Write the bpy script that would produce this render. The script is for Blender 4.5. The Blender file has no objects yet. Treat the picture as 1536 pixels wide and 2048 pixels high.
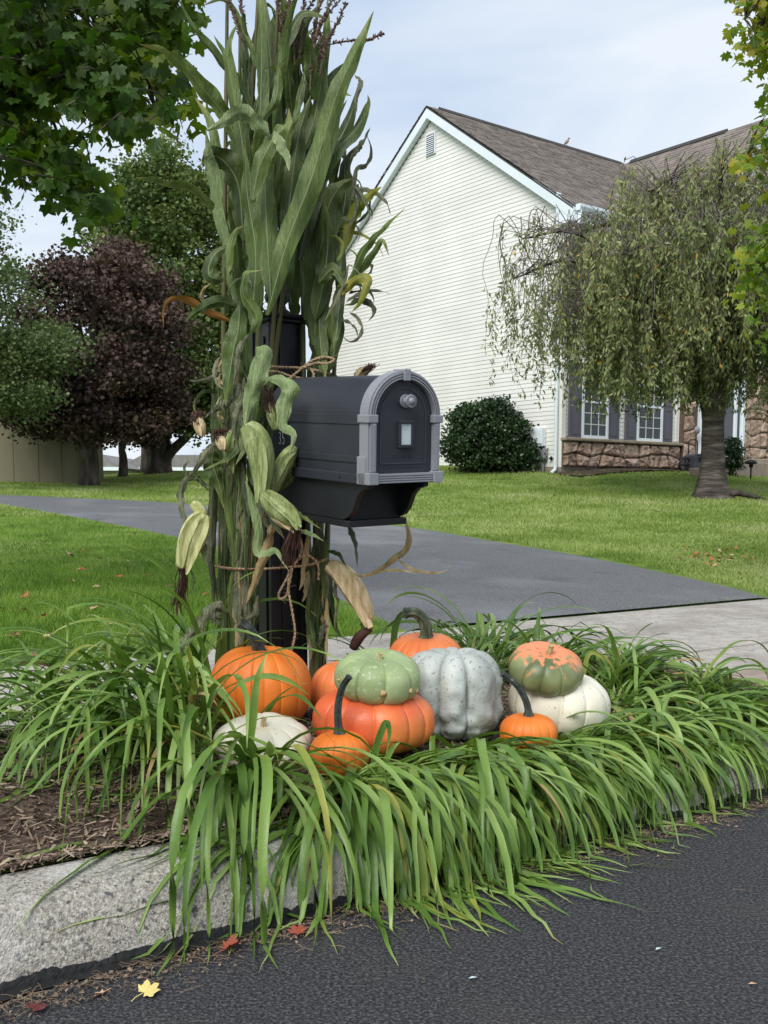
import bpy, bmesh, math, random
import numpy as np
from mathutils import Vector, Matrix, noise as mnoise
random.seed(7); RNG = np.random.default_rng(11)
S = bpy.context.scene
COL = S.collection
R = math.radians
# ------------------------------------------------------------------ camera, light, exposure
F_PX = 2060.0; PITCH = R(6.0); HOR = 995.0; CAM_Z = 1.0
YP = HOR + F_PX*math.tan(PITCH)
cd = bpy.data.cameras.new('camera'); cam = bpy.data.objects.new('camera', cd); COL.objects.link(cam)
cd.sensor_fit = 'VERTICAL'; cd.sensor_height = 36.0; cd.lens = 36.0*F_PX/2048.0
cd.shift_y = (YP-1024.0)/2048.0
cd.clip_start = 0.05; cd.clip_end = 3000
cam.location = (0, 0, CAM_Z); cam.rotation_euler = (R(90)-PITCH, 0, 0)
S.camera = cam
SUN_ELEV, SUN_AZ = R(46), R(205)      # azimuth measured from +Y clockwise (towards +X)
w = bpy.data.worlds.new('World'); S.world = w; w.use_nodes = True
wn, wl = w.node_tree.nodes, w.node_tree.links
wn.clear()
wo = wn.new('ShaderNodeOutputWorld'); bg = wn.new('ShaderNodeBackground'); sk = wn.new('ShaderNodeTexSky')
sk.sky_type = 'NISHITA'; sk.sun_disc = False; sk.sun_elevation = SUN_ELEV; sk.sun_rotation = SUN_AZ
sk.air_density = 1.0; sk.dust_density = 2.0
tc = wn.new('ShaderNodeTexCoord'); mp = wn.new('ShaderNodeMapping'); mp.inputs['Scale'].default_value = (1.0, 1.0, 3.2)
nz = wn.new('ShaderNodeTexNoise'); nz.inputs['Scale'].default_value = 2.6; nz.inputs['Detail'].default_value = 5; nz.inputs['Roughness'].default_value = .5
nz.inputs['Distortion'].default_value = .5
cr = wn.new('ShaderNodeValToRGB'); cr.color_ramp.elements[0].position = .36; cr.color_ramp.elements[0].color = (2.9, 3.5, 4.35, 1)
cr.color_ramp.elements[1].position = .60; cr.color_ramp.elements[1].color = (4.25, 4.55, 4.9, 1)
mx = wn.new('ShaderNodeMixRGB'); mx.inputs[0].default_value = .93
wl.new(tc.outputs['Generated'], mp.inputs[0]); wl.new(mp.outputs[0], nz.inputs['Vector']); wl.new(nz.outputs['Fac'], cr.inputs[0])
wl.new(sk.outputs[0], mx.inputs[1]); wl.new(cr.outputs[0], mx.inputs[2]); wl.new(mx.outputs[0], bg.inputs[0])
bg.inputs[1].default_value = 0.092
wl.new(bg.outputs[0], wo.inputs[0])
sd = bpy.data.lights.new('sun', 'SUN'); sun = bpy.data.objects.new('sun', sd); COL.objects.link(sun)
sd.energy = 1.5; sd.angle = R(38); sd.color = (1.0, .975, .94)
sv = Vector((math.sin(SUN_AZ)*math.cos(SUN_ELEV), math.cos(SUN_AZ)*math.cos(SUN_ELEV), math.sin(SUN_ELEV)))
sun.rotation_euler = sv.to_track_quat('Z', 'Y').to_euler(); sun.location = (3, -3, 12)
S.view_settings.view_transform = 'Standard'; S.view_settings.look = 'None'
S.view_settings.exposure = 1.17; S.view_settings.gamma = 1.0; S.view_settings.use_curve_mapping = False
S.cycles.max_bounces = 6; S.cycles.diffuse_bounces = 3; S.cycles.glossy_bounces = 2; S.cycles.transmission_bounces = 4
S.cycles.transparent_max_bounces = 4

# ------------------------------------------------------------------ geometry of the place
def ray(px, py):
    sp, cp = math.sin(PITCH), math.cos(PITCH)
    a = (px-768)/F_PX; b = -(py-YP)/F_PX
    return Vector((a, cp+b*sp, -sp+b*cp))
def at(px, py, Y):
    d = ray(px, py); d = d*(Y/d.y)
    return Vector((d.x, Y, CAM_Z+d.z))
U = Vector((.826, .563)); N = Vector((-.563, .826)); K0 = Vector((-.748, 2.006))   # kerb direction, normal, origin
def W(s, d): p = K0+U*s+N*d; return p.x, p.y
def SD(x, y):
    qx, qy = x-K0.x, y-K0.y
    return qx*U.x+qy*U.y, qx*N.x+qy*N.y
def sstep(x, a, b):
    t = np.clip((np.asarray(x, float)-a)/(b-a), 0, 1); return t*t*(3-2*t)
def T(x, y):                                  # lawn height beyond the sidewalk
    s, d = SD(np.asarray(x, float), np.asarray(y, float)); dd = np.maximum(d-3.1, 0)
    m = sstep(s, 7.5, 20.0); k = .055+.065*m; D = 25-11*m
    e = np.where(dd < .75*D, dd, .75*D+.25*D*np.tanh((dd-.75*D)/(.25*D)))
    bump = .03*np.sin(.7*s+1)*np.sin(.5*d)*sstep(dd, 1, 6)
    return .17+k*e+bump
def kerb_z(d):
    if d <= 0: return 0.
    if d < .05: return .125*d/.05
    if d < .09: return .125+.03*math.sin((d-.05)/.04*math.pi/2)
    return .155
def bed_z(s, d):
    e = float(sstep(d, .24, .75))*float(1-sstep(d, 1.35, 1.75))
    return .16+.06*e+.012*math.sin(9*s)*math.sin(11*d)*e
def G(x, y):
    s, d = SD(x, y)
    if d < .24: return kerb_z(d)
    if d < 1.7: return bed_z(s, d)
    if d < 3.1: return .175
    return float(T(x, y))
def on_ground(px, py, fn=None):
    fn = fn or (lambda x, y: float(T(x, y)))
    d = ray(px, py); lo = 1.0; t = 1.0; prev = t
    while t < 400:
        p = Vector((0, 0, CAM_Z))+d*t
        if p.z < fn(p.x, p.y): break
        prev = t; t *= 1.02
    lo, hi = prev, t
    for _ in range(30):
        m = (lo+hi)/2; p = Vector((0, 0, CAM_Z))+d*m
        if p.z < fn(p.x, p.y): hi = m
        else: lo = m
    return Vector((p.x, p.y, fn(p.x, p.y)))

# ------------------------------------------------------------------ helpers
def c(r, g, b, k=1.0):
    f = lambda v: ((v/255)/12.92 if v/255 <= .04045 else ((v/255+.055)/1.055)**2.4)*k
    return (f(r), f(g), f(b))
def mat(name, cols, rough=.6, fac='noise', scale=8., detail=4., wn_=1., wr=0., wt=0., bump=0., bscale=40., bdist=.01,
        transl=0., spec=.4, metal=0., stretch=(1, 1, 1), spots=None, coat=0., lo=.3, hi=.7, voro=None):
    m = bpy.data.materials.new(name); m.use_nodes = True; nt = m.node_tree; n, l = nt.nodes, nt.links; n.clear()
    out = n.new('ShaderNodeOutputMaterial'); b = n.new('ShaderNodeBsdfPrincipled')
    b.inputs['Roughness'].default_value = rough; b.inputs['Specular IOR Level'].default_value = spec; b.inputs['Metallic'].default_value = metal
    b.inputs['Coat Weight'].default_value = coat; b.inputs['Coat Roughness'].default_value = .3
    tcn = n.new('ShaderNodeTexCoord'); mpn = n.new('ShaderNodeMapping'); mpn.inputs['Scale'].default_value = stretch
    l.new(tcn.outputs['Object'], mpn.inputs[0])
    if len(cols) == 1: cols = [cols[0], cols[0]]
    ns = n.new('ShaderNodeTexNoise'); ns.inputs['Scale'].default_value = scale; ns.inputs['Detail'].default_value = detail; l.new(mpn.outputs[0], ns.inputs['Vector'])
    mr = n.new('ShaderNodeMapRange'); mr.inputs[1].default_value = lo; mr.inputs[2].default_value = hi; l.new(ns.outputs['Fac'], mr.inputs[0])
    mm = n.new('ShaderNodeMath'); mm.operation = 'MULTIPLY'; mm.inputs[1].default_value = wn_; l.new(mr.outputs[0], mm.inputs[0]); cur = mm.outputs[0]
    for wgt, src in ((wr, 'r'), (wt, 't')):
        if wgt:
            if src == 'r': q = n.new('ShaderNodeObjectInfo').outputs['Random']
            else: a = n.new('ShaderNodeAttribute'); a.attribute_name = 'tint'; q = a.outputs['Fac']
            ma = n.new('ShaderNodeMath'); ma.operation = 'MULTIPLY_ADD'; ma.inputs[1].default_value = wgt; l.new(q, ma.inputs[0]); l.new(cur, ma.inputs[2]); cur = ma.outputs[0]
    rp = n.new('ShaderNodeValToRGB'); rp.color_ramp.interpolation = 'LINEAR'
    el = rp.color_ramp.elements
    while len(el) < len(cols): el.new(.5)
    for i, cc in enumerate(cols): el[i].position = i/(len(cols)-1); el[i].color = (*cc[:3], 1)
    l.new(cur, rp.inputs[0]); colr = rp.outputs[0]
    for sp in (spots or []):          # (color, scale, lo, hi, strength, kind)
        sc, ss, a0, a1, st = sp[:5]
        v = n.new('ShaderNodeTexNoise') if len(sp) < 6 else n.new('ShaderNodeTexVoronoi')
        v.inputs['Scale'].default_value = ss; l.new(mpn.outputs[0], v.inputs['Vector'])
        vr = n.new('ShaderNodeMapRange'); vr.inputs[1].default_value = a0; vr.inputs[2].default_value = a1; vr.inputs[4].default_value = st
        l.new(v.outputs['Fac' if len(sp) < 6 else 'Distance'], vr.inputs[0])
        mxn = n.new('ShaderNodeMixRGB'); mxn.inputs[2].default_value = (*sc[:3], 1); l.new(vr.outputs[0], mxn.inputs[0]); l.new(colr, mxn.inputs[1]); colr = mxn.outputs[0]
    l.new(colr, b.inputs['Base Color'])
    if bump:
        bn = n.new('ShaderNodeTexNoise'); bn.inputs['Scale'].default_value = bscale; bn.inputs['Detail'].default_value = 3; l.new(mpn.outputs[0], bn.inputs['Vector'])
        bp = n.new('ShaderNodeBump'); bp.inputs['Strength'].default_value = bump; bp.inputs['Distance'].default_value = bdist
        l.new(bn.outputs['Fac'], bp.inputs['Height']); l.new(bp.outputs[0], b.inputs['Normal'])
    if transl:
        tr = n.new('ShaderNodeBsdfTranslucent'); ms = n.new('ShaderNodeMixShader'); ms.inputs[0].default_value = transl
        hs = n.new('ShaderNodeHueSaturation'); hs.inputs['Value'].default_value = 1.3; hs.inputs['Saturation'].default_value = 1.1; l.new(colr, hs.inputs['Color']); l.new(hs.outputs[0], tr.inputs[0])
        l.new(b.outputs[0], ms.inputs[1]); l.new(tr.outputs[0], ms.inputs[2]); l.new(ms.outputs[0], out.inputs[0])
    else: l.new(b.outputs[0], out.inputs[0])
    return m

class MB:
    def __init__(s): s.v = []; s.f = []
    def add(s, vs, fs):
        o = len(s.v); s.v += [tuple(v) for v in vs]; s.f += [tuple(i+o for i in f) for f in fs]; return s
    def box(s, x0, x1, y0, y1, z0, z1, M=None):
        vs = [Vector((x, y, z)) for z in (z0, z1) for y in (y0, y1) for x in (x0, x1)]
        if M is not None: vs = [M @ v for v in vs]
        return s.add(vs, [(0, 2, 3, 1), (4, 5, 7, 6), (0, 1, 5, 4), (2, 6, 7, 3), (0, 4, 6, 2), (1, 3, 7, 5)])
    def tube(s, pts, rad, n=8, cap=True):
        pts = [Vector(p) for p in pts]; k = len(pts)
        rad = rad if hasattr(rad, '__len__') else [rad]*k
        t0 = (pts[1]-pts[0]).normalized(); ref = Vector((0, 0, 1)) if abs(t0.z) < .9 else Vector((1, 0, 0))
        a = t0.cross(ref).normalized(); vs = []
        for i, p in enumerate(pts):
            t = (pts[min(i+1, k-1)]-pts[max(i-1, 0)])
            t = t.normalized() if t.length > 1e-9 else t0
            a = (a-t*a.dot(t)); a = a.normalized() if a.length > 1e-6 else t.orthogonal().normalized()
            b = t.cross(a)
            for j in range(n):
                th = 2*math.pi*j/n; vs.append(p+(a*math.cos(th)+b*math.sin(th))*rad[i])
        fs = [(i*n+j, i*n+(j+1) % n, (i+1)*n+(j+1) % n, (i+1)*n+j) for i in range(k-1) for j in range(n)]
        if cap: fs += [tuple(range(n-1, -1, -1)), tuple(range((k-1)*n, k*n))]
        return s.add(vs, fs)
    def lathe(s, prof, n=24, M=None):
        vs = []; k = len(prof)
        for r, z in prof:
            for j in range(n):
                th = 2*math.pi*j/n; v = Vector((r*math.cos(th), r*math.sin(th), z)); vs.append(M @ v if M is not None else v)
        fs = [(i*n+j, i*n+(j+1) % n, (i+1)*n+(j+1) % n, (i+1)*n+j) for i in range(k-1) for j in range(n)]
        fs += [tuple(range(n-1, -1, -1)), tuple(range((k-1)*n, k*n))]
        return s.add(vs, fs)
    def prism(s, poly, y0, y1, M=None):           # poly in (x,z), extruded along y
        k = len(poly); vs = [Vector((p[0], y, p[1])) for y in (y0, y1) for p in poly]
        if M is not None: vs = [M @ v for v in vs]
        return s.add(vs, [tuple(range(k)), tuple(range(2*k-1, k-1, -1))]+[(i, i+k, (i+1) % k+k, (i+1) % k) for i in range(k)])
    def mesh(s, name, m, smooth=False, bevel=0):
        me = bpy.data.meshes.new(name); me.from_pydata(s.v, [], s.f)
        bm = bmesh.new(); bm.from_mesh(me); bmesh.ops.recalc_face_normals(bm, faces=bm.faces); bm.to_mesh(me); bm.free()
        if m: me.materials.append(m)
        if smooth: me.polygons.foreach_set('use_smooth', [True]*len(me.polygons))
        return me
    def build(s, name, m, parent=None, smooth=False, bevel=0, M=None):
        o = bpy.data.objects.new(name, s.mesh(name, m, smooth)); COL.objects.link(o)
        if parent: o.parent = parent
        if M is not None: o.matrix_local = M
        if bevel:
            b = o.modifiers.new('bevel', 'BEVEL'); b.width = bevel; b.segments = 2; b.limit_method = 'ANGLE'; b.angle_limit = R(40)
        return o
def link(o, parent=None):
    COL.objects.link(o)
    if parent: o.parent = parent
    return o
def empty(name, loc=(0, 0, 0), M=None):
    o = bpy.data.objects.new(name, None); COL.objects.link(o); o.location = loc
    if M is not None: o.matrix_world = M
    return o
def tag(o, label=None, cat=None, group=None, kind=None):
    if label: o['label'] = label
    if cat: o['category'] = cat
    if group: o['group'] = group
    if kind: o['kind'] = kind
    return o
def npmesh(name, V, F, m, tint=None, parent=None, smooth=False):
    me = bpy.data.meshes.new(name); V = np.asarray(V, np.float32); F = np.asarray(F, np.int32); k = F.shape[1]
    me.vertices.add(len(V)); me.vertices.foreach_set('co', V.ravel())
    me.loops.add(F.size); me.loops.foreach_set('vertex_index', F.ravel())
    me.polygons.add(len(F)); me.polygons.foreach_set('loop_start', np.arange(0, F.size, k, dtype=np.int32))
    me.polygons.foreach_set('loop_total', np.full(len(F), k, np.int32))
    me.update(calc_edges=True)
    if tint is not None:
        a = me.attributes.new('tint', 'FLOAT', 'POINT'); a.data.foreach_set('value', np.asarray(tint, np.float32))
    if m: me.materials.append(m)
    if smooth: me.polygons.foreach_set('use_smooth', np.ones(len(F), bool))
    return link(bpy.data.objects.new(name, me), parent)
def scatter_leaves(P, size, shape='quad', droop=0., tilt=1., rng=RNG, dirs=None):
    """many small leaves: P (n,3) positions; returns V,F"""
    n = len(P); size = np.broadcast_to(size, (n,)).astype(float)
    d = rng.normal(size=(n, 3)) if dirs is None else dirs+rng.normal(size=(n, 3))*.35
    d[:, 2] = d[:, 2]*tilt-droop; d /= np.linalg.norm(d, axis=1)[:, None]+1e-9
    q = rng.normal(size=(n, 3)); sidev = np.cross(d, q); sidev /= np.linalg.norm(sidev, axis=1)[:, None]+1e-9
    nrm = np.cross(sidev, d)
    L = size[:, None]; base = P
    if shape == 'quad': offs = [(0, 0, 0), (.5, .42, .06), (1, 0, -.05), (.5, -.42, .06)]; faces = [[0, 1, 2, 3]]
    elif shape == 'long': offs = [(0, 0, 0), (.45, .17, .05), (1, 0, -.08), (.45, -.17, .05)]; faces = [[0, 1, 2, 3]]
    V = np.stack([base+d*L*a+sidev*L*b+nrm*L*e for a, b, e in offs], 1).reshape(-1, 3)
    k = len(offs); F = (np.arange(n)[:, None, None]*k+np.array(faces)[None]).reshape(-1, len(faces[0]))
    return V, F
def in_poly(x, y, poly):
    x = np.asarray(x); y = np.asarray(y); ins = np.zeros(x.shape, bool); j = len(poly)-1
    for i in range(len(poly)):
        xi, yi = poly[i]; xj, yj = poly[j]
        with np.errstate(divide='ignore', invalid='ignore'):
            hit = ((yi > y) != (yj > y)) & (x < (xj-xi)*(y-yi)/(yj-yi+1e-12)+xi)
        ins ^= hit; j = i
    return ins
def catmull(P, n):
    P = [Vector(p) for p in P]; P = [P[0]*2-P[1]]+P+[P[-1]*2-P[-2]]; out = []; m = len(P)-3
    for i in range(n):
        t = i/(n-1)*m; k = min(int(t), m-1); f = t-k; a, b, c2, d = P[k:k+4]
        out.append(.5*((2*b)+(c2-a)*f+(2*a-5*b+4*c2-d)*f*f+(3*b-a-3*c2+d)*f**3))
    return out
# ------------------------------------------------------------------ materials
M_road = mat('asphalt_road', [c(40, 40, 42), c(64, 64, 67), c(98, 98, 100)], .85, scale=125, detail=8, lo=.36, hi=.64, bump=1., bscale=150, bdist=.022,
             spots=[(c(98, 98, 98), 420, .62, .7, .7), (c(22, 22, 24), 150, .60, .68, .75), (c(96, 88, 76), 3, .56, .75, .28)], spec=.3)
M_drive = mat('asphalt_drive', [c(82, 83, 85), c(118, 119, 121)], .78, scale=55, detail=8, lo=.34, hi=.66, bump=.8, bscale=90, bdist=.015, spots=[(c(138, 139, 142), .8, .5, .7, .5), (c(70, 72, 76), 2.4, .58, .7, .35), (c(150, 150, 152), 70, .66, .7, .5)], spec=.3)
M_conc = mat('concrete_walk', [c(150, 144, 136), c(178, 172, 164)], .9, scale=14, bump=.5, bscale=70, bdist=.006,
             spots=[(c(90, 84, 78), 34, .63, .68, .75), (c(120, 114, 106), 2, .5, .7, .5), (c(205, 200, 194), 160, .62, .7, .5)], spec=.2)
M_kerb = mat('kerb_concrete', [c(122, 117, 108), c(160, 155, 144), c(190, 185, 174)], .95, scale=120, bump=1.0, bscale=210, bdist=.006,
             spots=[(c(104, 102, 98), 80, .58, .64, .8), (c(74, 76, 80), 46, .64, .68, .85), (c(70, 70, 74), 24, .715, .73, .8), (c(120, 105, 85), 130, .64, .68, .5), (c(226, 224, 218), 4, .50, .72, .55)], spec=.2)
M_tar = mat('tar', [c(14, 14, 15), c(30, 30, 31)], .75, scale=60, bump=.6, bscale=90)
M_soil = mat('mulch_soil', [c(48, 38, 31), c(78, 63, 52), c(100, 84, 70)], .95, scale=55, bump=1., bscale=70, bdist=.02)
M_chip = mat('mulch_chip', [c(62, 48, 38), c(108, 90, 74), c(160, 142, 122)], .9, scale=3, wn_=.2, wt=.9)
M_lawn = mat('lawn_soil', [c(72, 98, 36), c(104, 128, 54), c(128, 144, 76)], .95, scale=2.2, detail=6, bump=.8, bscale=60, bdist=.03,
             spots=[(c(120, 128, 80), .35, .5, .72, .5)], spec=.15)
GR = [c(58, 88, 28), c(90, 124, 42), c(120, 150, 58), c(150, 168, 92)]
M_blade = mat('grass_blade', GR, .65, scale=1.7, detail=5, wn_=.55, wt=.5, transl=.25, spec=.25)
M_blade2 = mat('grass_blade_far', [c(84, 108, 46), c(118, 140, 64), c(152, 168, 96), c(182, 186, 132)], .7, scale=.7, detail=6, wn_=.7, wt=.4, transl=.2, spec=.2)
M_white = mat('vinyl_siding', [c(220, 219, 213), c(236, 235, 230)], .55, scale=.9, detail=6, wn_=.7, wr=.35, spots=[(c(210, 210, 204), .5, .5, .75, .4)], spec=.3)
M_trim = mat('white_trim', [c(216, 226, 232), c(228, 235, 240)], .45, scale=1.5, spec=.35)
M_shingle = mat('roof_shingle', [c(108, 100, 94), c(132, 123, 116), c(152, 143, 135)], .95, scale=5, wn_=.3, wt=.65, bump=.4, bscale=90)
M_ridge = mat('roof_ridge', [c(52, 50, 50), c(70, 66, 64)], .95, scale=6)
M_found = mat('foundation', [c(132, 116, 106), c(160, 144, 132)], .9, scale=3, stretch=(4, 4, .6), bump=.3, bscale=30)
M_stone = mat('field_stone', [c(112, 92, 80), c(154, 130, 114), c(186, 162, 144), c(134, 126, 120)], .9, scale=3.5, wn_=.55, wr=.5, bump=1., bscale=7, bdist=.08, spots=[(c(88, 76, 68), 6, .56, .70, .6)])
M_mortar = mat('mortar', [c(84, 72, 62), c(108, 94, 82)], .95, scale=12)
M_ledge = mat('stone_ledge', [c(136, 126, 106), c(162, 150, 128)], .9, scale=5, bump=.6, bscale=10)
M_shut = mat('shutter_paint', [c(86, 84, 94), c(98, 96, 106)], .5, scale=2)
M_glass = mat('window_glass', [c(30, 34, 38), c(48, 52, 54)], .12, scale=.9, spec=.6)
M_mune = mat('muntin_white', [c(212, 216, 214)], .5)
M_bark = mat('bark', [c(44, 38, 34), c(74, 66, 60), c(104, 96, 88)], .95, scale=7, stretch=(1, 1, .35), bump=1., bscale=14, bdist=.04)
M_bark_c = mat('cherry_bark', [c(52, 46, 42), c(84, 76, 70), c(128, 118, 108)], .9, scale=4, stretch=(.5, .5, 3), bump=1., bscale=10, bdist=.05)
M_twig = mat('twig', [c(84, 78, 74), c(120, 112, 106)], .9, scale=8)
M_black = mat('black_post_paint', [c(17, 18, 21), c(24, 25, 29)], .42, scale=5, spec=.4, bump=.08, bscale=60)
M_box = mat('mailbox_plastic', [c(38, 41, 49), c(50, 53, 60)], .52, scale=4, spots=[(c(66, 68, 70), 2.2, .56, .78, .5)], spec=.4, bump=.05, bscale=120)
M_grey = mat('mailbox_trim_grey', [c(128, 130, 136), c(142, 144, 150)], .45, scale=6, spec=.45, bump=.08, bscale=90)
M_dark = mat('bracket_plastic', [c(26, 28, 32), c(34, 36, 40)], .5, scale=5)
M_plate = mat('name_plate', [c(184, 198, 200), c(200, 212, 214)], .35, scale=9, spots=[(c(160, 172, 176), 14, .6, .63, .6)])
M_num = mat('number_decal', [c(190, 192, 198)], .5)
M_emb = mat('emboss', [c(58, 61, 70)], .5)
M_rope = mat('jute_twine', [c(138, 112, 84), c(178, 150, 118), c(204, 180, 148)], .95, scale=90, bump=.7, bscale=200)
CORN = {
 'g': mat('corn_leaf_green', [c(46, 60, 26), c(78, 97, 44), c(114, 130, 68), c(150, 128, 82)], .42, scale=5, stretch=(6, 6, 1), wn_=.42, wr=.26, wt=.55, bump=.5, bscale=26, bdist=.01, transl=.14, spec=.35, spots=[(c(36, 50, 30), 7, .62, .8, .6)]),
 'd': mat('corn_leaf_dark', [c(34, 46, 20), c(56, 72, 30), c(84, 98, 46), c(150, 128, 82)], .5, scale=5, stretch=(6, 6, 1), wn_=.42, wr=.26, wt=.55, bump=.5, bscale=26, bdist=.01, transl=.12),
 'p': mat('corn_leaf_pale', [c(92, 112, 66), c(122, 140, 90), c(154, 168, 122), c(150, 128, 82)], .65, scale=6, stretch=(6, 6, 1), wn_=.45, wr=.22, wt=.5, bump=.7, bscale=30, bdist=.01, transl=.1, spots=[(c(96, 104, 76), 9, .6, .8, .6)]),
 'w': mat('corn_leaf_wilted', [c(70, 74, 54), c(104, 108, 82), c(140, 140, 110)], .75, scale=7, stretch=(5, 5, 1), wn_=.7, wr=.35, bump=.9, bscale=34, bdist=.014, transl=.06),
 't': mat('corn_leaf_dry', [c(120, 100, 68), c(164, 146, 104), c(196, 180, 136)], .8, scale=7, stretch=(5, 5, 1), wn_=.7, wr=.35, bump=.8, bscale=34, bdist=.012, transl=.06),
 'o': mat('corn_leaf_orange', [c(84, 66, 26), c(140, 98, 36), c(116, 84, 40)], .7, scale=7, transl=.15),
 'y': mat('corn_leaf_yellow', [c(70, 88, 34), c(112, 122, 42), c(164, 154, 56)], .65, scale=5, transl=.2),
}
M_midrib = mat('corn_midrib', [c(98, 112, 68), c(126, 138, 90)], .6, scale=4)
M_stalk = mat('corn_stalk', [c(62, 66, 36), c(88, 88, 50), c(96, 76, 50)], .6, scale=9, stretch=(1, 1, .3), wn_=.8, wr=.3)
M_husk = mat('corn_husk', [c(150, 158, 92), c(188, 188, 132), c(214, 206, 164)], .65, scale=8, stretch=(7, 7, .8), wn_=.8, bump=.5, bscale=40, spots=[(c(150, 112, 76), 6, .6, .8, .5)])
M_husk_t = mat('corn_husk_dry', [c(164, 140, 98), c(200, 180, 136), c(222, 204, 166)], .7, scale=8, stretch=(7, 7, .8), bump=.6, bscale=40, spots=[(c(140, 100, 66), 7, .6, .8, .5)])
M_husk_g = mat('corn_husk_green', [c(112, 128, 66), c(146, 160, 100), c(170, 178, 126)], .6, scale=8, stretch=(7, 7, .8), bump=.7, bscale=40)
M_silk = mat('corn_silk', [c(50, 30, 26), c(86, 56, 46)], .8, scale=20)
M_cob = mat('corn_cob', [c(176, 156, 118), c(206, 190, 150)], .8, scale=40)
M_tassel = mat('corn_tassel', [c(84, 66, 58), c(122, 102, 88)], .85, scale=30)
M_lily = mat('daylily_leaf', [c(50, 76, 28), c(86, 118, 46), c(122, 150, 70), c(156, 176, 108), c(160, 138, 86)], .40, scale=4, wn_=.34, wr=.40, wt=.5, transl=.22, spec=.45, bump=.15, bscale=60)
M_lilyy = mat('daylily_leaf_yellowing', [c(76, 110, 42), c(122, 140, 58), c(176, 168, 84)], .5, scale=6, wn_=.7, wr=.4, transl=.2)
M_lilyb = mat('daylily_leaf_withered', [c(130, 104, 66), c(172, 148, 102)], .8, scale=9)
def pk(name, cols, **k):
    a = dict(rough=.42, scale=5, detail=6, bump=.35, bscale=26, bdist=.006, spec=.42); a.update(k); return mat(name, cols, **a)
PM = {
 'orange': pk('pumpkin_orange', [c(190, 92, 26), c(212, 114, 36), c(228, 138, 58)], rough=.52, stretch=(1, 1, .5), spots=[(c(150, 92, 50), 14, .66, .74, .35), (c(190, 110, 50), 120, .66, .72, .4), (c(210, 96, 16), 1.2, .45, .7, .5)]),
 'orange2': pk('pumpkin_orange_matte', [c(196, 98, 50), c(218, 122, 66), c(226, 142, 88)], rough=.5, stretch=(1, 1, .5)),
 'red': pk('pumpkin_red', [c(194, 80, 46), c(210, 98, 56), c(222, 130, 78)], rough=.42, spots=[(c(232, 140, 60), 4, .52, .72, .6), (c(238, 170, 120), 160, .66, .72, .5)]),
 'green': pk('squash_green', [c(118, 136, 92), c(144, 160, 112), c(166, 180, 134)], rough=.45, spots=[(c(192, 200, 164), 90, .6, .68, .6), (c(98, 112, 74), 16, .66, .74, .5), (c(190, 170, 120), 2.1, .6, .8, .5)]),
 'grey': pk('squash_grey', [c(150, 156, 150), c(174, 180, 174), c(192, 196, 190)], rough=.5, bump=.35, bscale=60, spots=[(c(108, 96, 78), 95, .62, .68, .75), (c(150, 118, 96), 4, .58, .76, .55)]),
 'white': pk('pumpkin_white', [c(206, 198, 172), c(222, 217, 198), c(232, 229, 214)], rough=.48, spots=[(c(186, 174, 140), 9, .60, .78, .4), (c(168, 142, 104), 70, .67, .71, .8), (c(206, 204, 160), 3, .52, .75, .45)]),
}
M_turban = bpy.data.materials.new('squash_two_tone')
def _turban(m):
    m.use_nodes = True; n, l = m.node_tree.nodes, m.node_tree.links; b = n['Principled BSDF']; b.inputs['Roughness'].default_value = .42
    t = n.new('ShaderNodeTexCoord'); sp = n.new('ShaderNodeSeparateXYZ'); l.new(t.outputs['Object'], sp.inputs[0])
    nn = n.new('ShaderNodeTexNoise'); nn.inputs['Scale'].default_value = 38; nn.inputs['Detail'].default_value = 5; mpp = n.new('ShaderNodeMapping'); mpp.inputs['Scale'].default_value = (1, 1, .4)
    l.new(t.outputs['Object'], mpp.inputs[0]); l.new(mpp.outputs[0], nn.inputs['Vector'])
    n2 = n.new('ShaderNodeTexNoise'); n2.inputs['Scale'].default_value = 9; l.new(t.outputs['Object'], n2.inputs['Vector'])
    y0_ = n.new('ShaderNodeMath'); y0_.operation = 'MULTIPLY_ADD'; y0_.inputs[1].default_value = .5; l.new(sp.outputs['Y'], y0_.inputs[0]); l.new(sp.outputs['Z'], y0_.inputs[2])
    a = n.new('ShaderNodeMath'); a.operation = 'MULTIPLY_ADD'; a.inputs[1].default_value = .26; l.new(nn.outputs['Fac'], a.inputs[0]); l.new(y0_.outputs[0], a.inputs[2])
    r = n.new('ShaderNodeMapRange'); r.inputs[1].default_value = .222; r.inputs[2].default_value = .258; l.new(a.outputs[0], r.inputs[0])
    gr = n.new('ShaderNodeValToRGB'); e = gr.color_ramp.elements; e[0].color = (*c(84, 96, 56), 1); e[1].color = (*c(150, 156, 108), 1); e[0].position = .35; e[1].position = .72; l.new(n2.outputs['Fac'], gr.inputs[0])
    mxx = n.new('ShaderNodeMixRGB'); l.new(r.outputs[0], mxx.inputs[0]); l.new(gr.outputs[0], mxx.inputs[1]); mxx.inputs[2].default_value = (*c(218, 134, 92), 1)
    lowr = n.new('ShaderNodeMapRange'); lowr.inputs[1].default_value = .035; lowr.inputs[2].default_value = .01; lowr.inputs[4].default_value = .7; l.new(sp.outputs['Z'], lowr.inputs[0])
    m2 = n.new('ShaderNodeMixRGB'); l.new(lowr.outputs[0], m2.inputs[0]); l.new(mxx.outputs[0], m2.inputs[1]); m2.inputs[2].default_value = (*c(196, 166, 104), 1)
    l.new(m2.outputs[0], b.inputs['Base Color'])
_turban(M_turban); PM['turban'] = M_turban
M_stemd = mat('stem_dark', [c(40, 48, 38), c(66, 78, 58), c(104, 110, 82)], .55, scale=14, stretch=(3, 3, .5), bump=.6, bscale=60)
M_stemb = mat('stem_grey_black', [c(36, 44, 42), c(60, 68, 64), c(170, 160, 130)], .5, scale=26, lo=.42, hi=.85, bump=.5, bscale=60)
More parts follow.
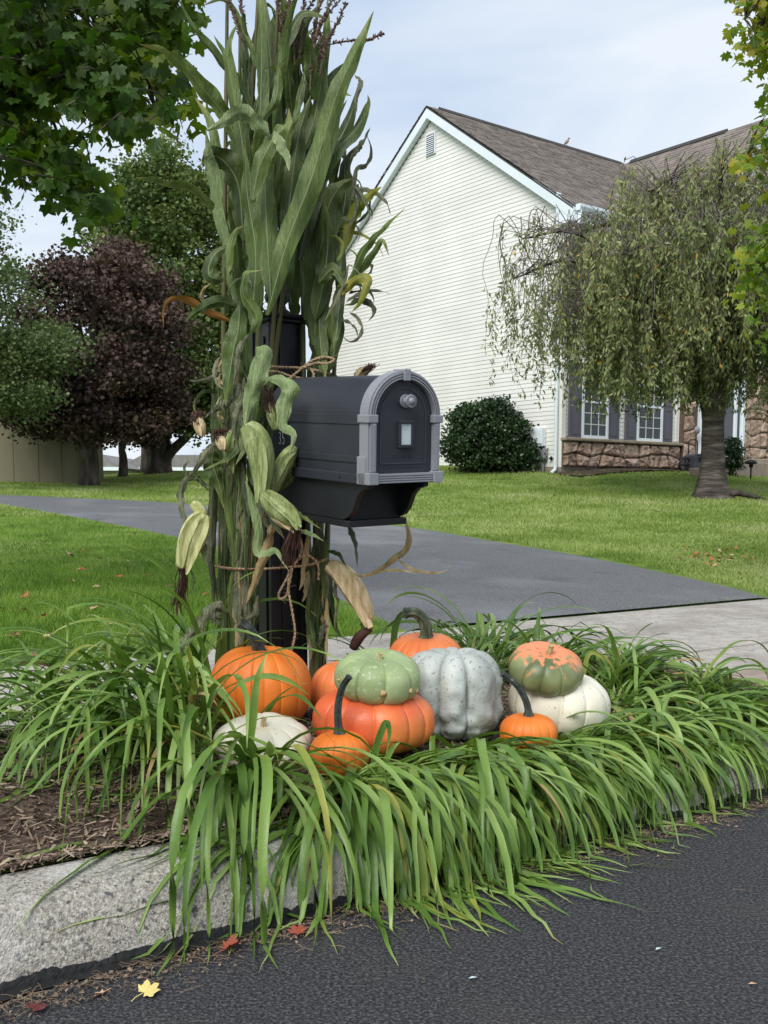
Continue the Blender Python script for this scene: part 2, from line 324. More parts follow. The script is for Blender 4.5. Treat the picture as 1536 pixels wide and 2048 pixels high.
M_stemt = mat('stem_tan', [c(150, 128, 90), c(196, 178, 132)], .8, scale=30, bump=.8, bscale=70)
M_wart = mat('wart', [c(170, 140, 96), c(206, 178, 130)], .8, scale=60, bump=.8, bscale=120)
M_leaf_m = mat('maple_leaf', [c(34, 54, 16), c(54, 82, 24), c(84, 112, 34), c(124, 138, 46)], .5, scale=.9, wn_=.55, wr=.25, wt=.35, transl=.42, spec=.35)
M_leaf_r = mat('bright_maple_leaf', [c(62, 92, 28), c(92, 122, 34), c(130, 152, 44), c(170, 160, 60)], .55, scale=.9, wn_=.6, wr=.25, wt=.3, transl=.35)
M_purple = mat('purple_leaf', [c(38, 28, 27), c(66, 50, 46), c(92, 72, 62), c(104, 88, 68)], .6, scale=.5, wn_=.4, wt=.6, transl=.12)
M_green1 = mat('tree_leaf_green', [c(38, 58, 28), c(66, 90, 42), c(102, 120, 60), c(150, 146, 84)], .6, scale=.35, wn_=.5, wt=.55, transl=.2)
M_green2 = mat('tree_leaf_soft', [c(58, 84, 48), c(86, 116, 66), c(118, 146, 88)], .6, scale=.4, wn_=.5, wt=.5, transl=.25)
M_green3 = mat('tree_leaf_grey', [c(58, 74, 42), c(90, 108, 62), c(126, 142, 92)], .6, scale=.4, wn_=.5, wt=.5, transl=.25)
M_cherry = mat('cherry_leaf', [c(74, 88, 48), c(110, 122, 72), c(146, 152, 98), c(176, 172, 118)], .55, scale=.6, wn_=.45, wt=.55, transl=.22)
M_cherry_y = mat('cherry_leaf_yellow', [c(196, 150, 60), c(214, 168, 84)], .6, transl=.2)
M_shrub = mat('shrub_leaf', [c(22, 38, 20), c(40, 62, 32), c(66, 92, 50)], .4, scale=1.2, wn_=.4, wt=.6, transl=.1, spec=.5)
M_shed = mat('shed_panel', [c(104, 98, 78), c(126, 120, 98)], .8, scale=.8, stretch=(2, 2, .5), spots=[(c(110, 104, 84), 1.2, .55, .75, .4)])  # panel colours darkened to carry the shade the shed stands in
M_farw = mat('far_siding', [c(164, 156, 142), c(182, 172, 158)], .7, scale=1)
M_farr = mat('far_roof', [c(112, 110, 108), c(136, 134, 132)], .9, scale=3)
M_grass_edge = M_blade

# ------------------------------------------------------------------ ground, road, walk, driveway (the setting)
def sheet_sd(name, s_list, d_list, zf, m, kind='structure'):
    V = []; ns, nd = len(s_list), len(d_list)
    for s in s_list:
        for d in d_list:
            x, y = W(s, d); V.append((x, y, zf(s, d)))
    F = [(i*nd+j, (i+1)*nd+j, (i+1)*nd+j+1, i*nd+j+1) for i in range(ns-1) for j in range(nd-1)]
    o = npmesh(name, V, F, m, smooth=True); return tag(o, kind=kind)
def geo(a, b, n, p=2.): return [a+(b-a)*(i/(n-1))**p for i in range(n)]
ss = [-400, -200, -100, -50]+[-25+i*.6 for i in range(110)]+[50, 70, 100, 200, 400]
ds = geo(3.1, 45, 90, 1.3)+[60, 90, 150, 300, 700]
sheet_sd('lawn', ss, ds, lambda s, d: float(T(*W(s, d))), M_lawn)
sheet_sd('road', [-300, -60, -20]+[-6+i*.5 for i in range(44)]+[20, 60, 300], [-60, -20, -8, -5, -3, -2, -1, -.5, 0, .02], lambda s, d: 0.0, M_road)
sheet_sd('far_verge', [-300, 300], [-400, -60.02], lambda s, d: .1, M_lawn)
S_AP = 3.25                                            # kerb ends, apron begins
sheet_sd('grass_verge', [-300, -50, -10]+[-4+i*.2 for i in range(24)], [.262, .4, .8, 1.2, 1.548], lambda s, d: .158, M_lawn)
V = []
# planting bed with its own outline, mounded
bs = [.32+i*.05 for i in range(60)]; bd = [.262+i*.04 for i in range(32)]+[1.548]
sheet_sd('planting_bed', [-1.4+i*.1 for i in range(15)]+[.1+i*.05 for i in range(64)], bd, lambda s, d: bed_z(s, d)+.006+.006*mnoise.noise((s*14, d*14, 0)), M_soil)
# sidewalk slabs (parallel to the kerb) and the apron: each slab is its own piece
walk = empty('sidewalk'); tag(walk, kind='structure')
def slab(name, parent, s0, s1, d0, d1, zfun, m, gap=.006):
    mb = MB(); n = 6; g = gap; top = []
    S_, D_ = [s0+g+(s1-s0-2*g)*i/n for i in range(n+1)], [d0+g+(d1-d0-2*g)*i/4 for i in range(5)]
    vs = [];
    for s in S_:
        for d in D_: x, y = W(s, d); vs.append((x, y, zfun(s, d)))
    k = 5; fs = [(i*k+j, (i+1)*k+j, (i+1)*k+j+1, i*k+j+1) for i in range(n) for j in range(4)]
    ring = [i*k for i in range(n+1)]+[n*k+j for j in range(1, 5)]+[i*k+4 for i in range(n-1, -1, -1)]+[j for j in range(3, 0, -1)]
    o = len(vs); vs += [(vs[i][0], vs[i][1], vs[i][2]-.12) for i in ring]
    fs += [(ring[i], ring[(i+1) % len(ring)], o+(i+1) % len(ring), o+i) for i in range(len(ring))]
    mb.add(vs, fs); return mb.build(name, m, parent, bevel=.008)
s = -11.2
while s < 20:
    slab('slab', walk, s, s+1.55, 1.56, 3.1, lambda a, b: .172, M_conc); s += 1.55
sheet_sd('joint_filler', [-300, 300], [.2, 3.115], lambda s_, d_: .145, M_found)
apron = empty('driveway_apron'); tag(apron, kind='structure')
zap = lambda s_, d_: .012+.158*min(1, max(0, d_)/1.3)
for a0 in (3.3, 5.2, 7.1):
    slab('slab', apron, a0, a0+1.9, .0, 1.53, zap, M_conc)
sheet_sd('grass_verge_beyond', [9.0, 12, 20, 60, 300], [.262, .8, 1.548], lambda s_, d_: .158, M_lawn)
# kerb: exposed aggregate stones with joints
kp = [(0, -.1), (0, 0), (.012, .05), (.045, .115), (.062, .139), (.085, .152), (.12, .157), (.25, .158), (.26, .150), (.26, -.1)]
kerb = empty('kerb'); tag(kerb, kind='structure')
def kerb_len(s0, s1):
    n = max(2, int((s1-s0)/.06)); mb = MB(); vs = []; k = len(kp)
    for i in range(n+1):
        s_ = s0+(s1-s0)*i/n
        for d, z in kp:
            jit = .004*mnoise.noise((s_*7, d*20, z*20)); x, y = W(s_, d-jit); vs.append((x, y, z+jit*.7))
    fs = [(i*k+j, (i+1)*k+j, (i+1)*k+j+1, i*k+j+1) for i in range(n) for j in range(k-1)]+[tuple(range(k)), tuple(range((n+1)*k-1, n*k-1, -1))]
    mb.add(vs, fs); mb.build('kerb_stone', M_kerb, kerb, smooth=False)
for a0 in (-12.2, -9.2, -6.2, -3.2, -.2): kerb_len(a0+.004, a0+3-.004 if a0 < -.5 else 3.25)
for a0 in (9.0, 12.0, 15.0): kerb_len(a0, a0+2.99)
# tar strip along the foot of the kerb, ragged edge
mb = MB(); vs = []; n = 700
for i in range(n+1):
    s_ = -3+6.2*i/n; hgt = .024+.009*mnoise.noise((s_*9, 0, 0))+.009*mnoise.noise((s_*60, 3, 0))
    for d, z in ((-.035-.012*mnoise.noise((s_*6, 8, 0)), .005), (-.006, .007), (-.004, max(.012, hgt*.5)), (-.0005+.006*hgt/.05, hgt), (.02, hgt-.004)):
        x, y = W(s_, d); vs.append((x, y, z))
fs = [(i*5+j, (i+1)*5+j, (i+1)*5+j+1, i*5+j+1) for i in range(n) for j in range(4)]
mb.add(vs, fs); mb.build('tar_strip', M_tar, kerb)
# driveway
Lp = [(741, 1254), (640, 1194), (520, 1140), (430, 1100), (320, 1072), (220, 1050), (100, 1028), (0, 1010), (-160, 992), (-500, 985)]
Rp = [(1590, 1206), (1450, 1167), (1200, 1115), (1000, 1082), (860, 1058), (700, 1040), (520, 1020), (350, 1005), (160, 997), (0, 991), (-260, 983)]
def edge(px, n, first):
    P = [on_ground(a, b) for a, b in px]
    x, y = W(first, 3.1); P[0] = Vector((x, y, .17)); return catmull([Vector((p.x, p.y, 0)) for p in P], n)
sL = SD(*on_ground(741, 1254)[:2])[0]; sR = 7.0
EL, ER = edge(Lp, 90, sL), edge(Rp, 90, sR)
DRIVE = [(p.x, p.y) for p in EL]+[(p.x, p.y) for p in reversed(ER)]
V = []; nc = 15
for a, b in zip(EL, ER):
    for j in range(nc):
        p = a.lerp(b, j/(nc-1)); jj = .012 if 0 < j < nc-1 else -.02
        V.append((p.x, p.y, float(T(p.x, p.y))+jj+.006))
F = [(i*nc+j, (i+1)*nc+j, (i+1)*nc+j+1, i*nc+j+1) for i in range(89) for j in range(nc-1)]
tag(npmesh('driveway', V, F, M_drive, smooth=True), kind='structure')
# mulch chips
n = 26000; s_ = RNG.uniform(-.7, 3.2, n); d_ = RNG.uniform(.24, 1.5, n); d_[:2500] = RNG.normal(.262, .012, 2500)
P = np.array([(*W(a, b), bed_z(a, b)+.008+RNG.uniform(0, .012)) for a, b in zip(s_, d_)])
ang = RNG.uniform(0, 2*math.pi, n); L = RNG.uniform(.004, .024, n); wd = RNG.uniform(.001, .0045, n)
dx = np.stack([np.cos(ang), np.sin(ang), RNG.uniform(-.4, .4, n)], 1); sx = np.stack([-np.sin(ang), np.cos(ang), RNG.uniform(-.5, .5, n)], 1)
V = np.stack([P-dx*L[:, None]-sx*wd[:, None], P+dx*L[:, None]-sx*wd[:, None]*.6, P+dx*L[:, None]+sx*wd[:, None]*.5, P-dx*L[:, None]+sx*wd[:, None]], 1).reshape(-1, 3)
F = np.arange(4*n).reshape(-1, 4)
tag(npmesh('mulch', V, F, M_chip, tint=np.repeat(RNG.random(n), 4)), 'dark brown shredded bark mulch lying over the planting bed', kind='stuff')

# grass blades
def blades(name, X, Y, Z, h, wid, m, label):
    n = len(X); a = RNG.uniform(0, 2*math.pi, n); ln = RNG.normal(0, .42, (n, 2))*h[:, None]
    B = np.stack([X, Y, Z], 1); h = h*(.75+.5*(np.sin(1.3*X+.6*Y)*np.sin(.9*Y-.5*X)*.5+.5)); sx = np.stack([np.cos(a), np.sin(a), np.zeros(n)], 1)*wid[:, None]
    tip = B+np.stack([ln[:, 0], ln[:, 1], h*RNG.uniform(.75, 1.05, n)], 1); mid = B*.5+tip*.5; mid[:, 2] += h*.12
    V = np.stack([B-sx, B+sx, mid+sx*.7, tip, mid-sx*.7], 1).reshape(-1, 3)
    i = np.arange(n)[:, None]*5; F = np.concatenate([i+np.array([[0, 1, 2]]), i+np.array([[0, 2, 4]]), i+np.array([[4, 2, 3]])])
    return tag(npmesh(name, V, F, m, tint=np.repeat(np.clip(RNG.normal(.5, .25, n), 0, 1), 5)), label, kind='stuff')
def samp(n, y0, y1, p=1.0, pad=.03):
    u = RNG.random(n); y = 1/(1/y0+u*(1/y1-1/y0)) if p == 1 else y0*(y1/y0)**u
    x = RNG.uniform(-.373-pad, .373+pad, n)*(y+.6); return x, y
x, y = samp(340000, 3.3, 20)
s_, d_ = SD(x, y); ok = (d_ > 3.12) & ~in_poly(x+RNG.normal(0, .03, len(x)), y+RNG.normal(0, .03, len(x)), DRIVE) & (x < .4) ; x, y = x[ok], y[ok]
k = (.5+y/12.)
blades('grass', x, y, T(x, y), RNG.uniform(.02, .05, len(x))*(1+.1*k), .0016*k+.0006, M_blade, 'mown green grass of the near lawn beside the driveway')
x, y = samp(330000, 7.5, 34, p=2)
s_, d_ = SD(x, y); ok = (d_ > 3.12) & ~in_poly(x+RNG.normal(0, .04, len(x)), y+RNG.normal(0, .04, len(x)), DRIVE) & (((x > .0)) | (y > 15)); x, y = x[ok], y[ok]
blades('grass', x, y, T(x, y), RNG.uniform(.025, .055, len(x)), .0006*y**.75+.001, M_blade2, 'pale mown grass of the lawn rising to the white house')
# verge grass, at the far left between kerb and sidewalk
n = 26000; s_ = RNG.uniform(-2.2, .42, n); d_ = RNG.uniform(.27, 1.54, n); ok = (s_ < .38) & (d_ > .70+.06*np.sin(9*s_)+.09*RNG.random(n)+.9*np.maximum(s_, 0)); s_, d_ = s_[ok], d_[ok]
XY = np.array([W(a, b) for a, b in zip(s_, d_)])
blades('grass', XY[:, 0], XY[:, 1], np.full(len(XY), .158), RNG.uniform(.03, .07, len(XY)), np.full(len(XY), .0022), M_blade, 'green grass strip between kerb and sidewalk left of the bed')
n = 7000; s_ = RNG.uniform(-3, 2.4, n); d_ = 3.1+RNG.normal(0, .03, n); XY = np.array([W(a, b) for a, b in zip(s_, d_)])
blades('grass', XY[:, 0], XY[:, 1], np.full(len(XY), .165), RNG.uniform(.03, .06, n), np.full(n, .0017), M_blade, 'fringe of grass overhanging the sidewalk edge')
# ------------------------------------------------------------------ the white house
HM = Matrix(((.793, -.609, 0, 4.19), (.609, .793, 0, 24.6), (0, 0, 1, 0), (0, 0, 0, 1)))
house = empty('house', M=HM); tag(house, 'large white vinyl sided house with brown shingled roof and stone base', 'house')
DEP = 9.62; ZB = 1.73; EX = .1016; SL = .70
def zr(y): return 7.6+SL*(min(y, DEP-y)+.4)
mb = MB(); mb.box(.02, 13, .02, DEP-.02, .3, 7.66); mb.prism([(0, 7.66)], 0, 0) if False else None
mb.add([(x, y, z) for x in (.02, 13) for y, z in ((.02, 7.66), (DEP-.02, 7.66), (DEP/2, zr(DEP/2)-.25))], [(0, 1, 2), (3, 5, 4), (0, 2, 5, 3), (1, 4, 5, 2)])
mb.build('wall', M_white, house)
mb = MB(); mb.box(-.03, 13.1, -.03, DEP+.03, .2, ZB-.01)
mb.build('foundation', M_found, house)
board = None
def clap(y0, y1, z, ax):                     # one clapboard course; ax 'g' on gable (x=0 plane), 'f' on a front plane
    pr = [(0, 0), (.013, 0), (.013, .008), (.004, EX), (0, EX)]
    mb = MB()
    if ax == 'g': vs = [(-p, y, z+q) for y in (y0, y1) for p, q in pr]
    else: vs = [(y, ax-p, z+q) for y in (y0, y1) for p, q in pr]
    k = 5; mb.add(vs, [tuple(range(k)), tuple(range(2*k-1, k-1, -1))]+[(i, (i+1) % k, (i+1) % k+k, i+k) for i in range(k)])
    mb.build('siding_board', M_white, house)
z = ZB; 
while z < zr(DEP/2)-.42:
    zt = z+EX
    lim = 0 if zt < zr(0)-.3 else (zt+.28-7.6)/SL-.4
    y0, y1 = max(.13, lim), min(DEP-.13, DEP-lim)
    if y1-y0 > .1: clap(y0, y1, z, 'g')
    z += EX
z = 2.45
while z < 7.26: clap(.12, 4.34, z, .018); z += EX
# corner boards
for (x0, x1, y0, y1) in ((-.022, .12, -.022, .12), (-.022, .02, DEP-.12, DEP+.022)):
    MB().box(x0, x1, y0, y1, ZB-.02, 7.38).build('corner_board', M_white, house, bevel=.006)
MB().box(4.32, 4.42, -.02, .05, 2.45, 7.26).build('corner_board', M_white, house)
# rake boards
for side in (0, 1):
    for nm, x0, x1, dz0, dz1 in (('rake_board', -.175, -.022, -.31, -.035),):
        mb = MB(); P = []
        for y, dz in ((-.42, dz0), (DEP/2, dz0), (DEP/2, dz1), (-.42, dz1)):
            z = 7.6+SL*(y+.4)+dz; yy = y if side == 0 else DEP-y
            P += [(x0, yy, z), (x1, yy, z)]
        mb.add(P, [(0, 2, 4, 6), (1, 7, 5, 3), (0, 1, 3, 2), (2, 3, 5, 4), (4, 5, 7, 6), (6, 7, 1, 0)]).build(nm, M_trim, house)
# eave return (pork chop), soffit, fascia, gutter, downspout
MB().add([(x, y, z) for x in (-.168, -.024) for y, z in ((-.46, 7.26), (.14, 7.26), (.14, 8.0), (-.46, 7.38))], [(0, 1, 2, 3), (7, 6, 5, 4), (0, 4, 5, 1), (1, 5, 6, 2), (2, 6, 7, 3), (3, 7, 4, 0)]).build('eave_return', M_trim, house)
MB().box(-.02, 4.4, -.43, .0, 7.26, 7.29).build('soffit', M_trim, house)
MB().box(-.02, 4.35, -.455, -.432, 7.24, 7.56).build('fascia', M_trim, house)
MB().box(0.02, 4.5, -.04, .0, 7.06, 7.255).build('frieze_board', M_trim, house)
mb = MB(); g = [(-.46, 7.46), (-.56, 7.46), (-.60, 7.54), (-.60, 7.6), (-.585, 7.6), (-.58, 7.55), (-.55, 7.48), (-.47, 7.48)]
vs = [(x, y, z) for x in (-.16, 4.3) for y, z in g]; mb.add(vs, [(i, (i+1) % 8, (i+1) % 8+8, i+8) for i in range(8)]+[tuple(range(8)), tuple(range(15, 7, -1))])
mb.box(-.165, -.155, -.60, -.46, 7.46, 7.6).build('gutter', M_trim, house)
mb = MB().tube([(-.09, -.53, 7.48), (-.09, -.53, 7.21), (-.10, -.40, 7.08), (-.09, .03, 6.76), (-.08, .10, 6.9), (-.08, .10, 6.5), (-.08, .10, 1.75), (-.09, .10, 1.66), (-.22, .09, 1.58)], .045, n=8)
mb.build('downspout', M_trim, house, smooth=True)
# roofs: stepped shingle courses
def shingles(P0, Ud, Vd, lu, lv, vstart=None, nm='roof_shingles'):
    Ud, Vd = Vector(Ud).normalized(), Vector(Vd).normalized(); Nn = Ud.cross(Vd).normalized()
    if Nn.z < 0: Nn = -Nn
    V = []; F = []; t = []; ncr = int(lv/.142)
    for i in range(ncr+1):
        u = -random.random()*.3
        while u < lu:
            wdt = random.choice((.16, .2, .3, .36)); a, b = max(u, 0), min(u+wdt-.008, lu)
            if b > a:
                v0, v1 = i*.142, min((i+1)*.142+.03, lv+.02); h0 = .018+random.choice((0, 0, .008)); q = len(V); P = Vector(P0)
                V += [P+Ud*a+Vd*v0+Nn*h0, P+Ud*b+Vd*v0+Nn*h0, P+Ud*b+Vd*v1+Nn*.004, P+Ud*a+Vd*v1+Nn*.004, P+Ud*a+Vd*v0, P+Ud*b+Vd*v0]
                F += [(q, q+1, q+2, q+3), (q+4, q+5, q+1, q)]; t += [random.random()]*6
            u += wdt
    o = npmesh(nm, [tuple(v) for v in V], F, M_shingle, tint=t, parent=house); o['kind'] = 'stuff'; return o
lv = (DEP/2+.4)*math.sqrt(1+SL*SL)
roof = MB()
for sgn, yb in ((1, -.4), (-1, DEP+.4)):
    P = [(-.18, yb, 7.56), (13.2, yb, 7.56), (13.2, DEP/2, zr(DEP/2)-.02), (-.18, DEP/2, zr(DEP/2)-.02)]
    roof.add(P+[(a, b, cc-.04) for a, b, cc in P], [(0, 1, 2, 3), (7, 6, 5, 4), (0, 4, 5, 1), (1, 5, 6, 2), (2, 6, 7, 3), (3, 7, 4, 0)])
roof.build('roof_deck', M_ridge, house)
shingles((-.19, -.42, 7.585), (1, 0, 0), (0, 1, SL), 13.3, lv)
shingles((-.19, DEP+.42, 7.585), (1, 0, 0), (0, -1, SL), 13.3, lv)
mb = MB(); zt = zr(DEP/2)
mb.prism([(-.13, -.085), (0, .035), (.13, -.085), (0, -.02)], 0, 7.4, Matrix(((0, 1, 0, .25), (1, 0, 0, DEP/2), (0, 0, 1, zt+.03), (0, 0, 0, 1)))).build('ridge_vent', M_ridge, house)
# wing with its gable to the street
WX, WH, WS = 7.73, 3.63, 1.005; zw = zr(DEP/2)
MB().box(4.42, 11.04, -.03, 4.6, .3, 7.66).build('wing_wall', M_white, house)
MB().add([(x, y, z) for y in (-.03, 4.) for x, z in ((4.42, 7.66), (11.04, 7.66), (WX, zw-.3))], [(0, 1, 2), (3, 5, 4), (0, 2, 5, 3), (1, 4, 5, 2)]).build('wing_gable', M_white, house)
for sx in (-1, 1):
    P = [(WX+sx*WH, -.42, 7.56), (WX+sx*WH, 4.81, 7.56), (WX, 4.81, zw-.02), (WX, -.42, zw-.02)]
    MB().add(P+[(a, b, cc-.04) for a, b, cc in P], [(0, 1, 2, 3), (7, 6, 5, 4), (0, 4, 5, 1), (1, 5, 6, 2), (2, 6, 7, 3), (3, 7, 4, 0)]).build('wing_roof_deck', M_ridge, house)
    P = []
    for x, dz in ((WH, -.34), (0, -.34), (0, -.03), (WH, -.03)):
        for y in (-.40, -.30): P.append((WX+sx*x, y, zw-x*WS+dz))
    MB().add(P, [(0, 2, 4, 6), (1, 7, 5, 3), (0, 1, 3, 2), (2, 3, 5, 4), (4, 5, 7, 6), (6, 7, 1, 0)]).build('rake_board', M_trim, house)
    shingles((WX+sx*(WH+.02), -.43, 7.58), (0, 1, 0), (-sx, 0, WS), 5.2, WH*math.sqrt(1+WS*WS))
MB().prism([(-.13, -.1), (0, .035), (.13, -.1), (0, -.02)], 0, 3.4, Matrix(((1, 0, 0, WX), (0, 1, 0, 1.1), (0, 0, 1, zw+.03), (0, 0, 0, 1)))).build('ridge_vent', M_ridge, house)
z = 4.6
while z < zw-.5:
    half = 3.3 if z+EX < 7.46 else (zw-z-EX-.35)/WS
    if half > .1: clap(WX-half, WX+half, z, -.032)
    z += EX
# gable vent with louvres
vt = MB().box(-.05, -.018, DEP/2-.20, DEP/2+.20, 10.03, 10.59).build('gable_vent', M_trim, house)
MB().box(-.053, -.0505, DEP/2-.16, DEP/2+.16, 10.07, 10.55).build('vent_opening', M_found, vt)
for i in range(9):
    zz = 10.09+i*.05; MB().add([(-.055, DEP/2-.16, zz), (-.055, DEP/2+.16, zz), (-.08, DEP/2+.16, zz-.02), (-.08, DEP/2-.16, zz-.02), (-.055, DEP/2-.16, zz+.015), (-.055, DEP/2+.16, zz+.015)], [(0, 1, 2, 3), (3, 2, 5, 4), (0, 4, 5, 1)]).build('louvre', M_trim, vt)
# windows with shutters
def window(x0, x1, z0, z1, yp=0.):
    yf = yp-.05; f = MB()
    t = .07
    f.box(x0, x1, yf-.02, yp, z0, z0+t).box(x0, x1, yf-.02, yp, z1-t, z1).box(x0, x0+t, yf-.018, yp, z0+t, z1-t).box(x1-t, x1, yf-.018, yp, z0+t, z1-t)
    fr = f.build('window', M_trim, house)
    MB().box(x0+t, x1-t, yf+.012, yf+.018, z0+t, z1-t).build('pane', M_glass, fr)
    zm = (z0+z1)/2; MB().box(x0+t, x1-t, yf-.008, yf+.01, zm-.025, zm+.025).build('sash_rail', M_trim, fr)
    for i in range(1, 3):
        xx = x0+t+(x1-x0-2*t)*i/3; MB().box(xx-.010, xx+.010, yf, yf+.011, z0+t, z1-t).build('muntin', M_mune, fr)
    for i in (1, 2, 4, 5):
        zz = z0+t+(z1-z0-2*t)*i/6; MB().box(x0+t, x1-t, yf+.001, yf+.0095, zz-.010, zz+.010).build('muntin', M_mune, fr)
    w2 = .42
    for a, b in ((x0-w2-.01, x0-.01), (x1+.01, x1+w2+.01)):
        sh = MB().box(a, b, yf+.0, yp-.002, z0-.02, z1+.02).build('shutter', M_shut, house, bevel=.008)
        zmid = (z0+z1)/2
        for c0, c1 in ((z0+.08, zmid-.05), (zmid+.05, z1-.08)):
            m2 = MB(); bw = .018; A, B_ = a+.07, b-.07; m2.box(A, B_, yf-.012, yf+.001, c0, c0+bw).box(A, B_, yf-.012, yf+.001, c1-bw, c1).box(A, A+bw, yf-.012, yf+.001, c0+bw, c1-bw).box(B_-bw, B_, yf-.012, yf+.001, c0+bw, c1-bw)
            m2.build('shutter_panel', M_shut, sh)
for x0, x1 in ((.64, 1.59), (2.69, 3.70)):
    window(x0, x1, 2.42, 4.15); window(x0, x1, 5.35, 6.95)
window(8.6, 9.7, 2.35, 4.1, -.22)
# stone veneer
def stones(x0, x1, z0, z1, nx, nz, yf, depth=.1, skip=None):
    gx = [[x0+(x1-x0)*i/nx+(random.uniform(-.3, .3)*(x1-x0)/nx if 0 < i < nx else 0) for i in range(nx+1)] for j in range(nz+1)]
    gz = [[z0+(z1-z0)*j/nz+(random.uniform(-.26, .26)*(z1-z0)/nz if 0 < j < nz else 0) for i in range(nx+1)] for j in range(nz+1)]
    for j in range(nz):
        for i in range(nx):
            q = [(gx[j][i], gz[j][i]), (gx[j][i+1], gz[j][i+1]), (gx[j+1][i+1], gz[j+1][i+1]), (gx[j+1][i], gz[j+1][i])]
            cx, cz = sum(p[0] for p in q)/4, sum(p[1] for p in q)/4
            if skip and skip(cx, cz): continue
            ring = []
            for k in range(4):
                a, b = q[k], q[(k+1) % 4]
                for f in (.12, .5, .88):
                    x, zz = a[0]+(b[0]-a[0])*f, a[1]+(b[1]-a[1])*f; ring.append((cx+(x-cx)*.95+random.uniform(-.012, .012), cz+(zz-cz)*.94+random.uniform(-.012, .012)))
            n = len(ring); dd = depth*random.uniform(.6, 1.1)
            vs = [(x, yf, zz) for x, zz in ring]+[(cx+(x-cx)*.96, yf-dd*.55, cz+(zz-cz)*.96) for x, zz in ring]+[(cx+(x-cx)*.72, yf-dd*random.uniform(.7, 1.15), cz+(zz-cz)*.72) for x, zz in ring]+[(cx, yf-dd*random.uniform(.7, 1.2), cz)]
            fs = []
            for r_ in (0, 1):
                fs += [(r_*n+k, r_*n+(k+1) % n, (r_+1)*n+(k+1) % n, (r_+1)*n+k) for k in range(n)]
            fs += [(2*n+k, 2*n+(k+1) % n, 3*n) for k in range(n)]
            MB().add(vs, fs).build('stone', M_stone, house)
MB().box(-.0, 4.40, -.06, .0, ZB, 2.34).build('mortar_bed', M_mortar, house)
stones(.0, 4.38, ZB, 2.32, 10, 2, -.058, .13)
MB().box(-.04, 4.42, -.2, .0, 2.335, 2.41).build('stone_ledge', M_ledge, house, bevel=.02)
MB().box(4.42, 11.06, -.16, -.03, ZB-.1, 4.55).build('mortar_bed', M_mortar, house)
doorhole = lambda x, z: 4.95 < x < 7.0 and z < 4.5
stones(4.44, 9.6, ZB-.02, 4.5, 12, 8, -.155, .09, skip=lambda x, z: doorhole(x, z) or (8.5 < x < 9.8 and 2.2 < z < 4.2))
# front door surround
ds_ = MB().box(5.02, 6.95, -.26, -.10, 2.1, 4.5).build('door_surround', M_trim, house, bevel=.01)
MB().box(5.5, 6.45, -.275, -.262, 2.12, 4.2).build('door', M_shut, house)
for xx in (5.18, 6.6): MB().box(xx, xx+.16, -.27, -.262, 2.3, 4.1).build('sidelight', M_glass, ds_)
for xx in (5.04, 5.40, 6.50, 6.86): MB().box(xx, xx+.09, -.31, -.262, 2.1, 4.5).build('pilaster', M_trim, ds_)
MB().box(4.7, 7.3, -1.1, -.18, 1.9, 2.02).build('door_step', M_ledge, house, bevel=.02)
MB().box(4.6, 7.4, -1.5, -.18, 1.45, 1.9).build('door_step', M_found, house, bevel=.02)
MB().box(7.4, 11.6, -.26, -.15, 1.95, 2.03).build('stone_ledge', M_ledge, house, bevel=.015)
lm = MB().lathe([(.09, 0), (.11, .03), (.08, .07), (.02, .09)], 14, Matrix.Translation((4.78, -.3, 2.75)) @ Matrix.Rotation(R(90), 4, 'X')).build('round_wall_light', M_grey, house, smooth=True)
# meter boxes on the gable wall
mbx = MB().box(-.16, -.018, .48, .86, 2.22, 2.66).build('utility_box', M_trim, house, bevel=.012); MB().box(-.175, -.161, .52, .82, 2.27, 2.6).build('cover', M_trim, mbx)
mbx = MB().box(-.14, -.018, .40, .72, 1.9, 2.17).build('utility_box', M_grey, house, bevel=.015); MB().tube([(-.08, .5, 1.9), (-.08, .5, 1.2)], .03).build('conduit', M_grey, mbx)
MB().lathe([(.035, 0), (.05, .02), (.03, .06), (.01, .07)], 10, Matrix.Translation((-.02, .28, 1.93)) @ Matrix.Rotation(R(-90), 4, 'Y')).build('faucet', M_black, house)
# bird on the ridge
bp = HM @ Vector((5.2, DEP/2, zt+.06))
b = empty('bird', bp); tag(b, 'small grey bird perched on the ridge of the brown roof', 'bird')
MB().tube([(-.09, 0, .02), (-.05, 0, .06), (0, 0, .11), (.03, 0, .15), (.05, 0, .19)], [.008, .03, .05, .035, .02], 8).build('body', M_found, b, smooth=True)
MB().lathe([(.004, -.03), (.03, -.015), (.033, 0), (.02, .025), (.002, .03)], 8, Matrix.Translation((.055, 0, .2))).build('head', M_found, b, smooth=True)
MB().tube([(.08, 0, .2), (.11, 0, .198)], [.008, .001], 5).build('beak', M_black, b); MB().tube([(0, .012, .06), (0, .012, -.02)], .004, 4).tube([(0, -.012, .06), (0, -.012, -.02)], .004, 4).build('legs', M_black, b)
# dark mulch strip along the front wall
V = []; 
for i in range(40):
    for k_ in range(4):
        p = HM @ Vector((-.3+i*.14, -.05-k_*.28, 0)); V.append((p.x, p.y, float(T(p.x, p.y))+.02+.03*random.random()))
tag(npmesh('foundation_bed', V, [(i*4+j, i*4+j+1, i*4+j+5, i*4+j+4) for i in range(39) for j in range(3)], M_soil), kind='structure')
